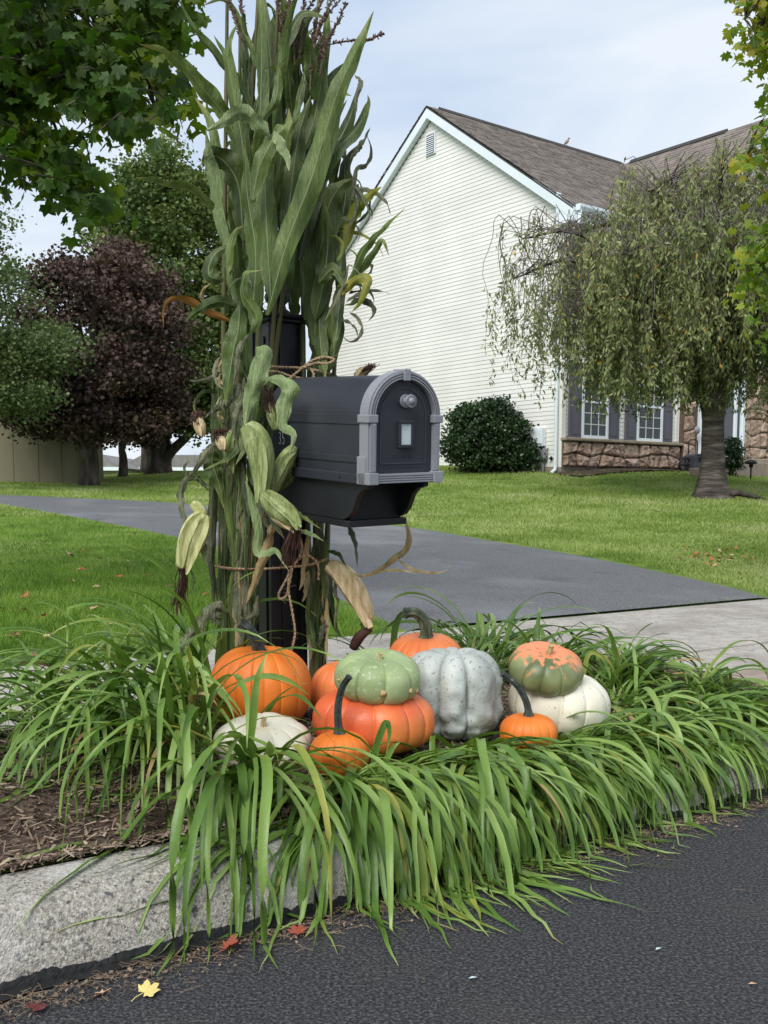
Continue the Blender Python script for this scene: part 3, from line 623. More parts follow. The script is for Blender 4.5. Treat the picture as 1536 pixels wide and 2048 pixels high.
# hose reel box
p = HM @ Vector((3.95, -.75, 0)); gz = float(T(p.x, p.y))
hr = empty('hose_reel', M=Matrix.Translation((p.x, p.y, gz)) @ Matrix.Rotation(R(18), 4, 'Z')); tag(hr, 'dark grey hose reel box with black wheel standing by the stone wall', 'hose reel')
MB().box(-.05, .5, -.25, .25, .05, .42).prism([(-.05, .42), (.5, .42), (.42, .47), (.05, .47)], -.25, .25).build('case', mat('reel_case', [c(62, 66, 74), c(76, 80, 88)], .5), hr, bevel=.02)
MB().box(.08, .46, -.262, -.252, .28, .38).build('opening', M_black, hr)
MB().box(.1, .26, -.258, -.2515, .12, .24).build('label_panel', mat('label_blue', [c(70, 140, 210)], .5), hr); MB().box(.265, .4, -.258, -.2515, .1, .22).build('label_panel', M_trim, hr)
mb = MB(); cc = Vector((-.18, -.05, .19))
mb.tube([cc+Vector((.17*math.cos(a), 0, .17*math.sin(a))) for a in [2*math.pi*i/20 for i in range(21)]], .022, 6).build('wheel', M_black, hr, smooth=True)
MB().tube([(-.05, .0, .19), (-.3, .0, .19)], .02).tube([(-.18, -.05, .02), (-.18, -.05, .36)], .012).tube([(-.35, -.05, .19), (-.01, -.05, .19)], .012).build('crank', M_black, hr)
MB().tube([(.08, .2, .4), (.08, .2, .8), (.12, .2, .84), (.3, .2, .84), (.34, .2, .8), (.34, .2, .4)], .014, 6).build('handle', M_black, hr, smooth=True)
# garden lamp
p = at(1502, 938, 25.0); gz = float(T(p.x, p.y))
gl = empty('garden_lamp', (p.x, p.y, gz)); tag(gl, 'small dark mushroom garden lamp beside the stone wall', 'garden lamp')
MB().tube([(0, 0, 0), (0, 0, .3)], .02).build('post', M_black, gl); MB().lathe([(.02, .28), (.05, .3), (.05, .36), (.14, .38), (.12, .44), (.05, .47), (.01, .48)], 16).build('lamp_shade', M_dark, gl, smooth=True)
p = at(1392, 945, 24.5); MBk = MB().box(-.14, .14, -.1, .1, 0, .2).build('paver_block', M_found, None, bevel=.03); MBk.location = (p.x, p.y, float(T(p.x, p.y))); tag(MBk, 'pale concrete block on the lawn left of the cherry trunk', 'block')
# ------------------------------------------------------------------ shed and houses behind
sh = empty('storage_shed', at(65, 975, 27)); tag(sh, 'tan panelled storage shed on blocks at the edge of the lawn', 'shed'); 
MB().box(-1.9, 1.28, 0, 2.2, .06, 2.0).build('wall', M_shed, sh, bevel=.06)
for x in (-1.3, -.5, .15, .75): MB().box(x, x+.03, -.012, -.001, .1, 1.98).build('seam', M_shed, sh)
MB().prism([(-2.0, 1.98), (1.38, 1.98), (1.3, 2.2), (-1.9, 2.2)], -.1, 2.3).build('roof', M_shed, sh)
for x in (-1.2, -.3, .7): MB().box(x, x+.14, .02, .3, -.1, .06).build('block', M_found, sh)
def far_house(pxl, pxr, Y, ze, zp, label, nw):
    a, b = at(pxl, 950, Y), at(pxr, 950, Y+1.5); h = empty('far_house', (a.x, Y, 0)); tag(h, label, 'house', group=None); W_ = b.x-a.x
    for k_ in range(12): MB().box(0, W_, -.012*(k_ % 2)-.01, 6, .6+k_*(ze-.6)/12, .6+(k_+1)*(ze-.6)/12-.004).build('siding_board', M_farw, h)
    MB().prism([(-.4, ze), (W_+.4, ze), (W_-.8, zp), (.8, zp)], -.4, 6.4).build('roof', M_farr, h)
    MB().box(-.42, W_+.42, -.45, -.38, ze-.12, ze+.04).build('gutter', M_trim, h)
    for i in range(nw):
        x = W_*(i+.5)/nw; f = MB().box(x-.55, x+.55, -.05, -.024, ze-1.6, ze-.45).build('window', M_trim, h); MB().box(x-.46, x-.03, -.06, -.051, ze-1.5, ze-.53).box(x+.03, x+.46, -.06, -.051, ze-1.5, ze-.53).build('pane', M_glass, f)
far_house(150, 250, 48, 2.35, 3.0, 'beige house far behind the purple tree trunk', 0)
far_house(256, 470, 52, 2.45, 3.1, 'beige house with white windows far behind the big green tree', 3)
# ------------------------------------------------------------------ trees
def clumpy(center, rad, nc, per, cr_, rng, shell=.55, flat=1., zfloor=None):
    c0 = np.array(center); u = rng.normal(size=(nc, 3)); u /= np.linalg.norm(u, axis=1)[:, None]
    r_ = rng.uniform(shell, 1, nc)**.7; C = c0+u*r_[:, None]*np.array(rad)
    C += rng.normal(0, .06, (nc, 3))*np.array(rad)
    k = rng.poisson(per, nc); idx = np.repeat(np.arange(nc), k); o = rng.normal(size=(len(idx), 3))*cr_; o[:, 2] *= .6*flat
    P = C[idx]+o; t = np.clip(.5+rng.normal(0, .2, nc)[idx]+rng.normal(0, .16, len(idx)), 0, 1)
    if zfloor is not None: m = P[:, 2] > zfloor; P, t = P[m], t[m]
    return P, t, C
def tree(label, base, height, trunk_r, center, rad, nc, per, crr, leaf, m, bark=M_bark, shell=.5, zf=None, fork=None, cat='tree', tm=1., extra=None):
    t = empty('tree', base); tag(t, label, cat)
    P, tt, C = clumpy(np.array(center)-np.array(base), rad, nc, per, crr, RNG, shell, zfloor=zf)
    if extra is not None:
        for e in extra:
            P2, t2, _ = clumpy(np.array(e[0])-np.array(base), e[1], e[2], per, crr, RNG, .3); P = np.vstack([P, P2]); tt = np.concatenate([tt, t2])
    V, F = scatter_leaves(P, RNG.uniform(.7, 1.2, len(P))*leaf, 'quad', tilt=.6, droop=.15)
    o = npmesh('crown', V, F, m, tint=np.repeat(tt, 4), parent=t); o['kind'] = 'stuff'
    top = Vector(center)-Vector(base); mb = MB()
    fz = fork or top.z*.35
    pts = catmull([(0, 0, -.1), (trunk_r*.2, 0, fz*.5), (0, 0, fz), (top.x*.5, top.y*.5, top.z), (top.x, top.y, top.z+rad[2]*.7)], 14)
    mb.tube(pts, [trunk_r*(1.35 if i == 0 else 1.08-.07*i) for i in range(14)], 10); mb.build('trunk', bark, t, smooth=True)
    for i in range(12):
        tgt = Vector(C[i*7 % len(C)]); st = pts[min(5+i//2, 11)]; md = st.lerp(tgt, .5)+Vector((0, 0, .25))
        MB().tube(catmull([st, md, tgt], 7), [trunk_r*(.42-.055*k_) for k_ in range(7)], 6).build('limb', bark, t, smooth=True)
    return t
def g3(px, py, Y):
    p = at(px, py, Y); return (p.x, p.y, float(T(p.x, p.y)))
tree('dark purple leaved maple beside the tan shed', g3(178, 978, 26), 6, .24, at(200, 690, 26), (1.95, 1.9, 2.45), 150, 230, .26, .115, M_purple, zf=.95, fork=1.4,
     extra=[(at(75, 790, 25.5), (1.35, 1.2, .85), 46), (at(290, 800, 26.5), (1.0, 1.2, .9), 30)])
tree('slim dark tree between the purple maple and the forked trunk', g3(246, 968, 30), 4, .14, at(285, 810, 30.5), (1.2, 1.1, 1.15), 50, 170, .22, .11, M_purple, zf=.75, fork=1.0)
tree('tall green maple with yellowing top and forked trunk behind corn', g3(318, 966, 31), 9, .36, at(345, 590, 31.5), (2.55, 2.3, 4.3), 300, 210, .30, .13, M_green1, zf=1.35, fork=1.9,
     extra=[(at(400, 790, 31), (1.4, 1.4, 1.2), 50)])
MB_f = MB().tube(catmull([at(322, 930, 30.9), at(345, 900, 30.8), at(385, 862, 30.7), at(430, 800, 30.8)], 10), [.2-.014*i for i in range(10)], 8)
fk = MB_f.build('limb', M_bark, None, smooth=True); fk.parent = bpy.data.objects['tree.002']; fk.matrix_parent_inverse = Matrix.Translation(-fk.parent.location)
tree('light grey green tree at the left edge before the shed', g3(-70, 980, 22), 6, .16, at(-60, 600, 22), (1.45, 1.6, 2.1), 80, 190, .27, .085, M_green3, zf=.7, fork=1.5, extra=[(at(60, 700, 22), (.9, 1.1, .5), 26), (at(10, 790, 22), (.9, 1.0, .5), 22)])
tree('soft bright green young tree behind the purple maple', g3(292, 966, 34), 8, .16, at(292, 585, 34), (1.05, 1.0, 1.9), 60, 180, .3, .12, M_green2, fork=3)
# shrub by the gable wall
p = at(975, 965, 25.3); sb = empty('shrub', (p.x, p.y, float(T(p.x, p.y)))); tag(sb, 'dense dark green rounded shrub against the white gable wall', 'shrub')
PP = [clumpy(cc_, rr_, nn_, 62, .12, RNG, .7, zfloor=.02)[:2] for cc_, rr_, nn_ in (((.0, 0, .8), (.85, .8, .8), 150), ((-.45, -.1, .72), (.68, .7, .72), 100), ((.5, 0, .62), (.66, .7, .66), 90), ((.1, -.1, 1.25), (.55, .55, .5), 60), ((-.35, 0, 1.2), (.45, .5, .38), 40), ((.75, -.1, .35), (.42, .5, .42), 36))]; P = np.vstack([q[0] for q in PP]); tt = np.concatenate([q[1] for q in PP]); V, F = scatter_leaves(P, RNG.uniform(.05, .085, len(P)), 'quad', tilt=1, droop=-.5)
npmesh('foliage', V, F, M_shrub, tint=np.repeat(tt, 4), parent=sb)['kind'] = 'stuff'
for i in range(7):
    a = i*.9; MB().tube([(0, 0, 0), (.4*math.cos(a), .35*math.sin(a), .6), (.75*math.cos(a), .6*math.sin(a), 1.3)], [.035, .025, .01], 6).build('stem', M_bark, sb)
p = at(1466, 940, 25.6); sb = empty('shrub', (p.x, p.y, float(T(p.x, p.y)))); tag(sb, 'narrow upright dark shrub by the front door stonework', 'shrub')
P, tt, C = clumpy((0, 0, .5), (.2, .2, .5), 50, 60, .07, RNG, .3, zfloor=.0); V, F = scatter_leaves(P, RNG.uniform(.04, .07, len(P)), 'quad', droop=-.8)
npmesh('foliage', V, F, M_shrub, tint=np.repeat(tt, 4), parent=sb)['kind'] = 'stuff'
MB().tube([(0, 0, 0), (0, 0, .7)], .02).build('stem', M_bark, sb)
# weeping cherry
bx = g3(1424, 966, 20.0); wc = empty('weeping_cherry_tree', bx); tag(wc, 'weeping cherry tree with hanging branches before the white house', 'tree'); O = Vector(bx)
mb = MB(); n = 20; prof = []
vs = []
for i in range(13):
    h = i*.17; rr = .18+.20*math.exp(-h*3.0)+(.02 if i > 10 else 0)+.05*max(0, i-9)/3
    for j in range(20):
        th = 2*math.pi*j/20; q = rr*(1+.16*math.cos(5*th+1)*math.exp(-h*2.2)+.06*math.cos(5*th+h)+.12*math.cos(2*th+.6)+.05*mnoise.noise((j*.8, h*3, 1))); vs.append((q*math.cos(th)-.02*h, q*math.sin(th), h-.06))
mb.add(vs, [(i*20+j, i*20+(j+1) % 20, (i+1)*20+(j+1) % 20, (i+1)*20+j) for i in range(12) for j in range(20)]+[tuple(range(240, 260))]); mb.build('trunk', M_bark_c, wc, smooth=True)
MB().tube([(.2, -.1, .08), (.45, -.15, .1), (.75, -.1, .04), (1.0, -.15, -.03)], [.07, .06, .045, .02], 8).build('surface_root', M_bark, wc, smooth=True)
strand_starts = []
LIM = [(-3.9, -.1, 4.1), (-3.7, .2, 4.9), (-3.0, -.6, 3.3), (-2.5, .8, 5.2), (-1.6, -.8, 5.5), (-1.0, .5, 6.0), (-.2, -.6, 6.0), (.7, .6, 6.1), (1.4, -.6, 5.9), (2.2, .3, 5.8), (3.0, -.5, 5.2), (3.6, .5, 4.6), (-2.2, -1.6, 4.2), (-.9, -1.9, 4.6), (.6, -2.0, 4.7), (1.9, -1.8, 4.6), (-2.7, 1.2, 3.8), (1.0, 2.0, 5.0), (-.8, 2.0, 5.2)]
for i, (x, y, z) in enumerate(LIM):
    st = Vector((-.04+random.uniform(-.08, .08), random.uniform(-.08, .08), 1.75+random.random()*.3)); E = Vector((x, y, z))
    a = st.lerp(E, .35)+Vector((0, 0, .9)); b = st.lerp(E, .7)+Vector((0, 0, .95)); pts = catmull([st, a, b, E], 18)
    MB().tube(pts, [.10*(1-k_/18)**1.2+.012 for k_ in range(18)], 7).build('limb', M_bark, wc, smooth=True)
    for k_ in range(3, 18):
        for _ in range(3 if k_ < 8 else 7):
            sp = pts[k_]; ang = random.uniform(0, 6.28); ln = random.uniform(.1, .95)
            ep = sp+Vector((math.cos(ang)*ln, math.sin(ang)*ln, random.uniform(.0, .4))); strand_starts.append((sp, ep))
tw = MB(); LP = []; LD = []
for sp, ep in strand_starts:
    rr = math.hypot(ep.x, ep.y); zmin = 1.25+random.random()*.7+.12*max(0, 3-rr)
    if ep.x < -2.5: zmin = 1.7+random.random()*1.4
    ln = min(max(.4, ep.z-zmin), random.uniform(.4, 3.0)); dr = Vector((ep.x-sp.x, ep.y-sp.y, 0))*.35
    P_ = [sp, ep]; 
    for k_ in range(1, 6): P_.append(ep+dr*(1-math.exp(-k_*.6))+Vector((random.gauss(0, .09), random.gauss(0, .09), -ln*k_/5)))
    pts = catmull(P_, 14); tw.tube(pts, [.009-.0005*i for i in range(14)], 3, cap=False)
    bare = (ep.x < -2.7 and random.random() < .8) or random.random() < .12
    nl = int((ln+.4)*(8 if bare else 34))
    for _ in range(nl):
        f = random.uniform(3, 13) if not bare else random.uniform(8, 13); i0 = int(f); q = pts[i0].lerp(pts[min(i0+1, 13)], f-i0); LP.append(q+Vector((random.gauss(0, .045), random.gauss(0, .045), random.gauss(0, .04))))
o = tw.build('twigs', M_twig, wc); o['kind'] = 'stuff'
LP = np.array([tuple(p) for p in LP]); n = len(LP); D = np.tile(np.array([[0, 0, -1.]]), (n, 1))+RNG.normal(0, .45, (n, 3))
V, F = scatter_leaves(LP, RNG.uniform(.075, .14, n), 'long', dirs=D)
yel = RNG.random(n) < .012
FF = F[~yel]; tint = np.repeat(np.clip(RNG.normal(.45, .22, n)+.12*(LP[:, 2]-3.5)/3, 0, 1), 4)
npmesh('crown', V, FF, M_cherry, tint=tint, parent=wc)['kind'] = 'stuff'
npmesh('yellow_leaves', V, F[yel], M_cherry_y, parent=wc)['kind'] = 'stuff'
print('cherry leaves', n)
# lobed leaves
def lobed(size, m, name, seed, deep=.45):
    rnd = random.Random(seed); pts = []
    lob = [(-150, .50), (-122, .44), (-96, .74), (-72, .54), (-46, .92), (-22, .60), (0, 1.0), (22, .60), (46, .92), (72, .54), (96, .74), (122, .44), (150, .50)]
    for i, (a, r_) in enumerate(lob):
        r2 = r_*rnd.uniform(.9, 1.08); a2 = R(a+rnd.uniform(-4, 4))
        if i % 2 == 0 and 0 < i < 12:
            for da, k_ in ((-12, .82), (0, 1), (12, .82)): pts.append((math.sin(a2+R(da))*r2*k_, math.cos(a2+R(da))*r2*k_))
        else: pts.append((math.sin(a2)*r2, math.cos(a2)*r2))
    pts.append((0, -.12)); vs = [(0, .12, 0)]+[(x*size*.55+0*y, (y+.3)*size*.55, (-.18*abs(x)*size*.55 + rnd.uniform(-.02, .02)*size-.08*size*max(0, y)**2)) for x, y in pts]
    vs[0] = (0, .3*size*.55, .01*size); n = len(pts)
    return vs, [(0, 1+i, 1+(i+1) % n) for i in range(n)]
def leaf_cloud(root, positions, size, m, nparts, bias=(0, 0, -1), smin=.75):
    var = []
    for k_ in range(4):
        vs, fs = lobed(1., m, '', k_); me = bpy.data.meshes.new('leaf'); me.from_pydata(vs, [], fs); me.materials.append(m); var.append((np.array(vs), np.array(fs), me))
    order = sorted(range(len(positions)), key=lambda i: positions[i][1]); VV = []; FF = []; TT = []; off = 0
    inv = root.matrix_world.inverted() if root.parent else Matrix.Translation(-root.location)
    for rank, i in enumerate(order):
        p, inview = positions[i][0], positions[i][2]; sz = size*random.uniform(smin, 1.2); vs, fs, me = var[i % 4]
        dirv = Vector((random.gauss(0, .7), random.gauss(0, .7), -.55+random.gauss(0, .45))).normalized()
        nrm = Vector((random.gauss(0, .55), random.gauss(-.45, .55), random.gauss(.55, .4))); nrm = (nrm-dirv*nrm.dot(dirv)).normalized(); x = dirv.cross(nrm)
        M = Matrix(((x.x, dirv.x, nrm.x, p.x), (x.y, dirv.y, nrm.y, p.y), (x.z, dirv.z, nrm.z, p.z), (0, 0, 0, 1)))
        M = inv @ M @ Matrix.Scale(sz, 4)
        if rank < nparts:
            o = bpy.data.objects.new('leaf', me); COL.objects.link(o); o.parent = root; o.matrix_local = M
        else:
            A = np.array(M); VV.append(vs @ A[:3, :3].T+A[:3, 3]); FF.append(fs+off); off += len(vs); TT += [random.random()]*len(vs)
    if VV: npmesh('crown', np.vstack(VV), np.vstack(FF), m, tint=TT, parent=root)['kind'] = 'stuff'
def fore_tree(name, label, base, limbs, polys, Yr, n_cl, size, m, nparts, per=9, spread=.16, trunk_r=.15, thick=.03, dens=None):
    root = empty(name, base); tag(root, label, 'tree'); B = Vector(base)
    MB().tube(catmull([(0, 0, -.1), (.05, 0, 1.2), (0, .05, 2.6), (.1, 0, 4.2), (0, 0, 6)], 12), [trunk_r*(1.2-.06*i) for i in range(12)], 10).build('trunk', M_bark, root, smooth=True)
    lp = []
    for L in limbs:
        pts = catmull([q-B for q in L], 16); lp += pts[3:]
        MB().tube(pts, [thick*(1.1-.06*i) for i in range(16)], 7).build('limb', M_bark, root, smooth=True)
    pos = []; tw = MB(); tries = 0; cnt = 0
    xs = [p[0] for p in polys]; ys = [p[1] for p in polys]
    while cnt < n_cl and tries < n_cl*40:
        tries += 1; px, py = random.uniform(min(xs), max(xs)), random.uniform(min(ys), max(ys))
        if not bool(in_poly([px], [py], polys)[0]): continue
        Yq = random.uniform(*Yr); q = at(px, py, Yq); cnt += 1
        near = min(lp, key=lambda v: (v+B-q).length_squared)
        mid = near.lerp(q-B, .5)+Vector((0, 0, .06)); tp = catmull([near, mid, q-B], 7)
        tw.tube(tp, [thick*.25*(1-.1*i) for i in range(7)], 4, cap=False)
        for _ in range(per):
            f = random.random()**.6; tq = tp[min(6, int(f*6.99))]+B
            o = Vector((random.gauss(0, spread*.6), random.gauss(0, spread*.6), random.gauss(-spread*.2, spread*.45)))
            P3 = tq+o; 
            r_ = P3-Vector((0, 0, CAM_Z)); ppx = 768+F_PX*r_.x/max(r_.y, .1); iv = -30 < ppx < 1566
            pos.append((P3, (0 if iv else 50)+r_.y, iv))
    tw.build('twigs', M_bark, root)['kind'] = 'stuff'
    leaf_cloud(root, pos, size, m, nparts); print(name, len(pos))
bl = (-4.6, 7.2, float(T(-4.6, 7.2)))
fore_tree('maple_tree', 'dark green maple overhanging the near lawn at upper left', bl,
    [[Vector(bl)+Vector((0, 0, 2.2)), at(-300, 120, 7.0), at(0, 70, 6.6), at(180, 90, 6.3), at(330, 60, 6.0)],
     [Vector(bl)+Vector((0, 0, 1.9)), at(-300, 240, 6.6), at(0, 200, 6.2), at(160, 180, 6.0), at(370, 240, 5.9)],
     [Vector(bl)+Vector((0, 0, 2.6)), at(-260, 0, 6.9), at(40, -60, 6.6), at(240, -60, 6.4), at(380, -20, 6.2)],
     [Vector(bl)+Vector((0, 0, 1.6)), at(-280, 330, 6.5), at(-20, 300, 6.2), at(110, 350, 6.1), at(190, 420, 6.0)]],
    [(-420, -260), (400, -240), (392, 0), (378, 110), (400, 185), (385, 228), (300, 268), (195, 282), (172, 330), (202, 405), (180, 425), (100, 405), (70, 375), (0, 350), (-420, 480)], (5.3, 7.8), 860, .128, M_leaf_m, 300, per=8, spread=.13)
br = (4.3, 9.0, float(T(4.3, 9.0)))
fore_tree('bright_maple_tree', 'bright yellow green maple entering at the right edge', br,
    [[Vector(br)+Vector((0, 0, 2.0)), at(1720, 330, 8.8), at(1600, 170, 8.5), at(1490, 40, 8.3)],
     [Vector(br)+Vector((0, 0, 1.6)), at(1700, 520, 8.8), at(1580, 480, 8.6), at(1490, 520, 8.4)],
     [Vector(br)+Vector((0, 0, 1.8)), at(1720, 430, 8.8), at(1600, 320, 8.5), at(1490, 320, 8.4)]],
    [(1480, -140), (2000, -140), (2000, 760), (1560, 740), (1525, 700), (1490, 620), (1485, 500), (1530, 455), (1530, 395), (1490, 340), (1505, 290), (1545, 240), (1530, 160), (1465, 90), (1490, 20)], (7.8, 9.8), 900, .100, M_leaf_r, 200, per=8, spread=.14, thick=.025)
# ------------------------------------------------------------------ mailbox
Ob = at(737, 968, 3.32); ya = ray(-737, 791).normalized(); xa = Vector((.826, .563, .040)); xa = (xa-ya*xa.dot(ya)).normalized(); za = xa.cross(ya)
BM = Matrix(((xa.x, ya.x, za.x, Ob.x), (xa.y, ya.y, za.y, Ob.y), (xa.z, ya.z, za.z, Ob.z), (0, 0, 0, 1)))
box = empty('mailbox', M=BM); tag(box, 'black arched mailbox with grey moulded trim and round door knob', 'mailbox')
CX, ZS = .145, .212
def arch(r, n=20, z0=0., zs=ZS): return [(CX-r, z0)]+[(CX-r*math.cos(math.pi*i/n), zs+r*math.sin(math.pi*i/n)) for i in range(n+1)]+[(CX+r, z0)]
LB = .67
mb = MB().prism(arch(.134, 28), .045, LB); body = mb.build('body', M_box, box, bevel=.004)
for z0, z1 in ((.186, .218), (.062, .084)):
    for x0, x1 in ((.0075, .012), (.278, .2825)): MB().box(x0, x1, .05, LB-.01, z0, z1).build('raised_band', M_box, box, bevel=.0015)
mb = MB().prism(arch(.1365, 28, z0=ZS-.001), .05, .06).build('body_rim', M_box, box)
MB().box(.001, .289, .05, LB, -.006, .028).build('base_flange', M_box, box, bevel=.004)
for yy in (.07, .17): MB().tube([(.0005, yy, .012), (-.001, yy, .012)], .004).build('rivet', M_black, box)
def arc_band(ro, ri, y0, y1, zs=ZS, n=30, foot=None):
    A, B_ = arch(ro, n, 0, zs), arch(ri, n, 0, zs)
    if foot is None: A, B_ = A[1:-1], B_[1:-1]
    else: A[0] = (A[0][0], foot); A[-1] = (A[-1][0], foot); B_[0] = (B_[0][0], foot); B_[-1] = (B_[-1][0], foot)
    k = len(A); vs = [(x, y, z) for y in (y0, y1) for x, z in A+B_]
    fs = []
    for i in range(k-1): fs += [(i, i+1, k+i+1, k+i), (2*k+i+1, 2*k+i, 3*k+i, 3*k+i+1), (i+1, i, 2*k+i, 2*k+i+1), (k+i, k+i+1, 3*k+i+1, 3*k+i)]
    fs += [(0, k, 3*k, 2*k), (k-1, 3*k-1, 4*k-1, 2*k-1)]
    return MB().add(vs, fs)
frame = arc_band(.146, .119, .004, .052, foot=.02).build('arch_frame', M_grey, box, smooth=False)
for ro in (.141, .133, .125): arc_band(ro, ro-.0045, -.003, .0045).build('ridge', M_grey, frame)
for sx in (-1, 1):
    xc = CX+sx*.132
    MB().box(xc-.020, xc+.020, -.006, .058, ZS-.020, ZS+.006).build('clamp', M_grey, box, bevel=.003)
    MB().box(xc-.008 if sx < 0 else xc-.014, xc+.014 if sx < 0 else xc+.008, -.003, .0045, .036, ZS-.021).build('column_face', M_grey, frame)
    m2 = MB()
    for i in range(18):
        zz = .040+i*.0083; m2.tube([(xc+sx*-.004-.004, -.0045, zz), (xc+sx*-.004+.004, -.0045, zz+.007)], .0019, 5)
    m2.build('rope_moulding', M_grey, frame)
    MB().box(xc-.019, xc+.019, -.012, .056, -.004, .034).build('corner_block', M_grey, box, bevel=.0025)
MB().box(-.006, .004, .012, .06, -.004, .085).build('side_block', M_grey, box, bevel=.002)
MB().box(CX-.001-.012, CX+.013, -.008, .056, ZS+.114, ZS+.151).build('keystone', M_grey, box, bevel=.002)
m2 = MB().box(.032, .258, -.002, .05, -.001, .030)
for i in range(4): m2.box(.033, .257, -.0075, -.002, .001+i*.0075, .0055+i*.0075)
m2.build('sill_trim', M_grey, box)
door = MB().prism(arch(.1165, 30, z0=.031), .014, .03).build('door', M_box, box)
b_ = arc_band(.093, .0895, .0115, .015, foot=.062, zs=ZS); b_.box(CX-.0925, CX+.0925, .0115, .015, .060, .064).build('bead', M_emb, door)
pf = MB(); x0, x1, z0, z1 = .122, .182, .112, .200
pf.box(x0, x1, .002, .0145, z0, z0+.010).box(x0, x1, .002, .0145, z1-.010, z1).box(x0, x0+.009, .002, .0145, z0+.010, z1-.010).box(x1-.009, x1, .002, .0145, z0+.010, z1-.010)
fr = pf.build('plaque_frame', M_box, door, bevel=.002); MB().box(x0+.0095, x1-.0095, .007, .0142, z0+.0105, z1-.0105).build('plaque', M_plate, fr)
KM = Matrix.Translation((.150, .013, .262)) @ Matrix.Rotation(R(90), 4, 'X')
kb = MB().lathe([(.021, 0), (.022, .002), (.020, .006), (.012, .007), (.008, .010), (.007, .024), (.012, .027), (.021, .029), (.0215, .033), (.018, .036), (.011, .036), (.010, .040), (.006, .043), (.001, .044)], 26, KM).build('knob', M_grey, door, smooth=True)
m2 = MB()
for i in range(26):
    a = 2*math.pi*i/26
    for r_, h in ((.0185, .0365), (.0185, .0065)): m2.box(r_-.003, r_+.002, -.0009, .0009, h-.001, h+.0012, KM @ Matrix.Rotation(a, 4, 'Z'))
m2.build('knurling', M_grey, kb)
def text(body_, size, M, m, parent, ext=.0006, name='lettering', off_=0.):
    cu = bpy.data.curves.new(name, 'FONT'); cu.body = body_; cu.size = size; cu.extrude = ext; cu.align_x = 'CENTER'; cu.materials.append(m)
    o = bpy.data.objects.new(name, cu); cu.offset = off_; COL.objects.link(o); bpy.context.view_layer.update(); me = bpy.data.meshes.new_from_object(o.evaluated_get(bpy.context.evaluated_depsgraph_get())); bpy.data.objects.remove(o); o = link(bpy.data.objects.new(name, me), parent); o.matrix_local = M; return o
FM = lambda x, y, z: Matrix(((1, 0, 0, x), (0, 0, -1, y), (0, 1, 0, z), (0, 0, 0, 1)))
text('U.S. MAIL', .020, FM(CX, .0138, .078), M_box, door, .001)
text('APPROVED BY THE POSTMASTER GENERAL', .0078, FM(CX, .0135, .046), M_emb, door)
tn = text('35', .066, Matrix(((0, 0, -1, .0105), (-1, 0, 0, .570), (0, 1, 0, .104), (0, 0, 0, 1))), M_num, box, .0004, 'house_number', -.0012); tn.scale = (.74, 1, 1)
pl = [(.03, -.001), (.03, -.018), (.07, -.030), (.095, -.050), (.108, -.075), (.122, -.100), (.145, -.122), (.18, -.134), (.67, -.134), (.67, -.001)]
for x0 in (.020, .248):
    vs = [(x, y, z) for x in (x0, x0+.02) for y, z in pl]; k = len(pl)
    MB().add(vs, [tuple(range(k)), tuple(range(2*k-1, k-1, -1))]+[(i, (i+1) % k, (i+1) % k+k, i+k) for i in range(k)]).build('bracket', M_dark, box, bevel=.003)
MB().box(.042, .246, .17, .19, -.134, -.006).build('bracket_hollow_shade', M_black, box)  # black panel standing in for the shaded hollow between the brackets
MB().box(.022, .266, .145, .66, -.158, -.1345).build('bracket_base', M_dark, box, bevel=.004)
# ------------------------------------------------------------------ post
fc = at(578, 1000, 4.0); pc = Vector((fc.x, fc.y, 0))+Vector((N.x, N.y, 0))*.08
PMt = Matrix(((U.x, N.x, 0, pc.x), (U.y, N.y, 0, pc.y), (0, 0, 1, .16), (0, 0, 0, 1)))
post = empty('mailbox_post', M=PMt); tag(post, 'square black mailbox post with recessed panels and urn finial', 'post')
h = .079; ZT = 1.50
MB().box(-h+.007, h-.007, -h+.007, h-.007, -.1, ZT).build('shaft', M_black, post)
for sx in (-1, 1):
    for sy in (-1, 1):
        a, b = sorted((sx*h, sx*(h-.024))), sorted((sy*h, sy*(h-.024))); MB().box(a[0], a[1], b[0], b[1], 0, ZT).build('corner_stile', M_black, post, bevel=.003)
for face in range(4):
    MR = Matrix.Rotation(face*math.pi/2, 4, 'Z'); MB().box(-.032, .032, -h+.001, -h+.006, .1, ZT-.05, MR).build('panel', M_black, post, bevel=.002)
MB().box(-.10, .10, -.10, .10, -.08, .10).build('base_block', M_black, post, bevel=.01)
MB().box(-.090, .090, -.090, .090, ZT, ZT+.014).build('cap', M_black, post, bevel=.005); MB().box(-.098, .098, -.098, .098, ZT+.0145, ZT+.034).build('cap', M_black, post, bevel=.009)
MB().lathe([(.055, ZT+.035), (.055, ZT+.048), (.036, ZT+.062), (.032, ZT+.078), (.044, ZT+.09), (.049, ZT+.105), (.045, ZT+.118), (.039, ZT+.122), (.047, ZT+.128), (.047, ZT+.134), (.044, ZT+.15), (.034, ZT+.17), (.018, ZT+.185), (.001, ZT+.19)], 26).build('finial', M_black, post, smooth=True)
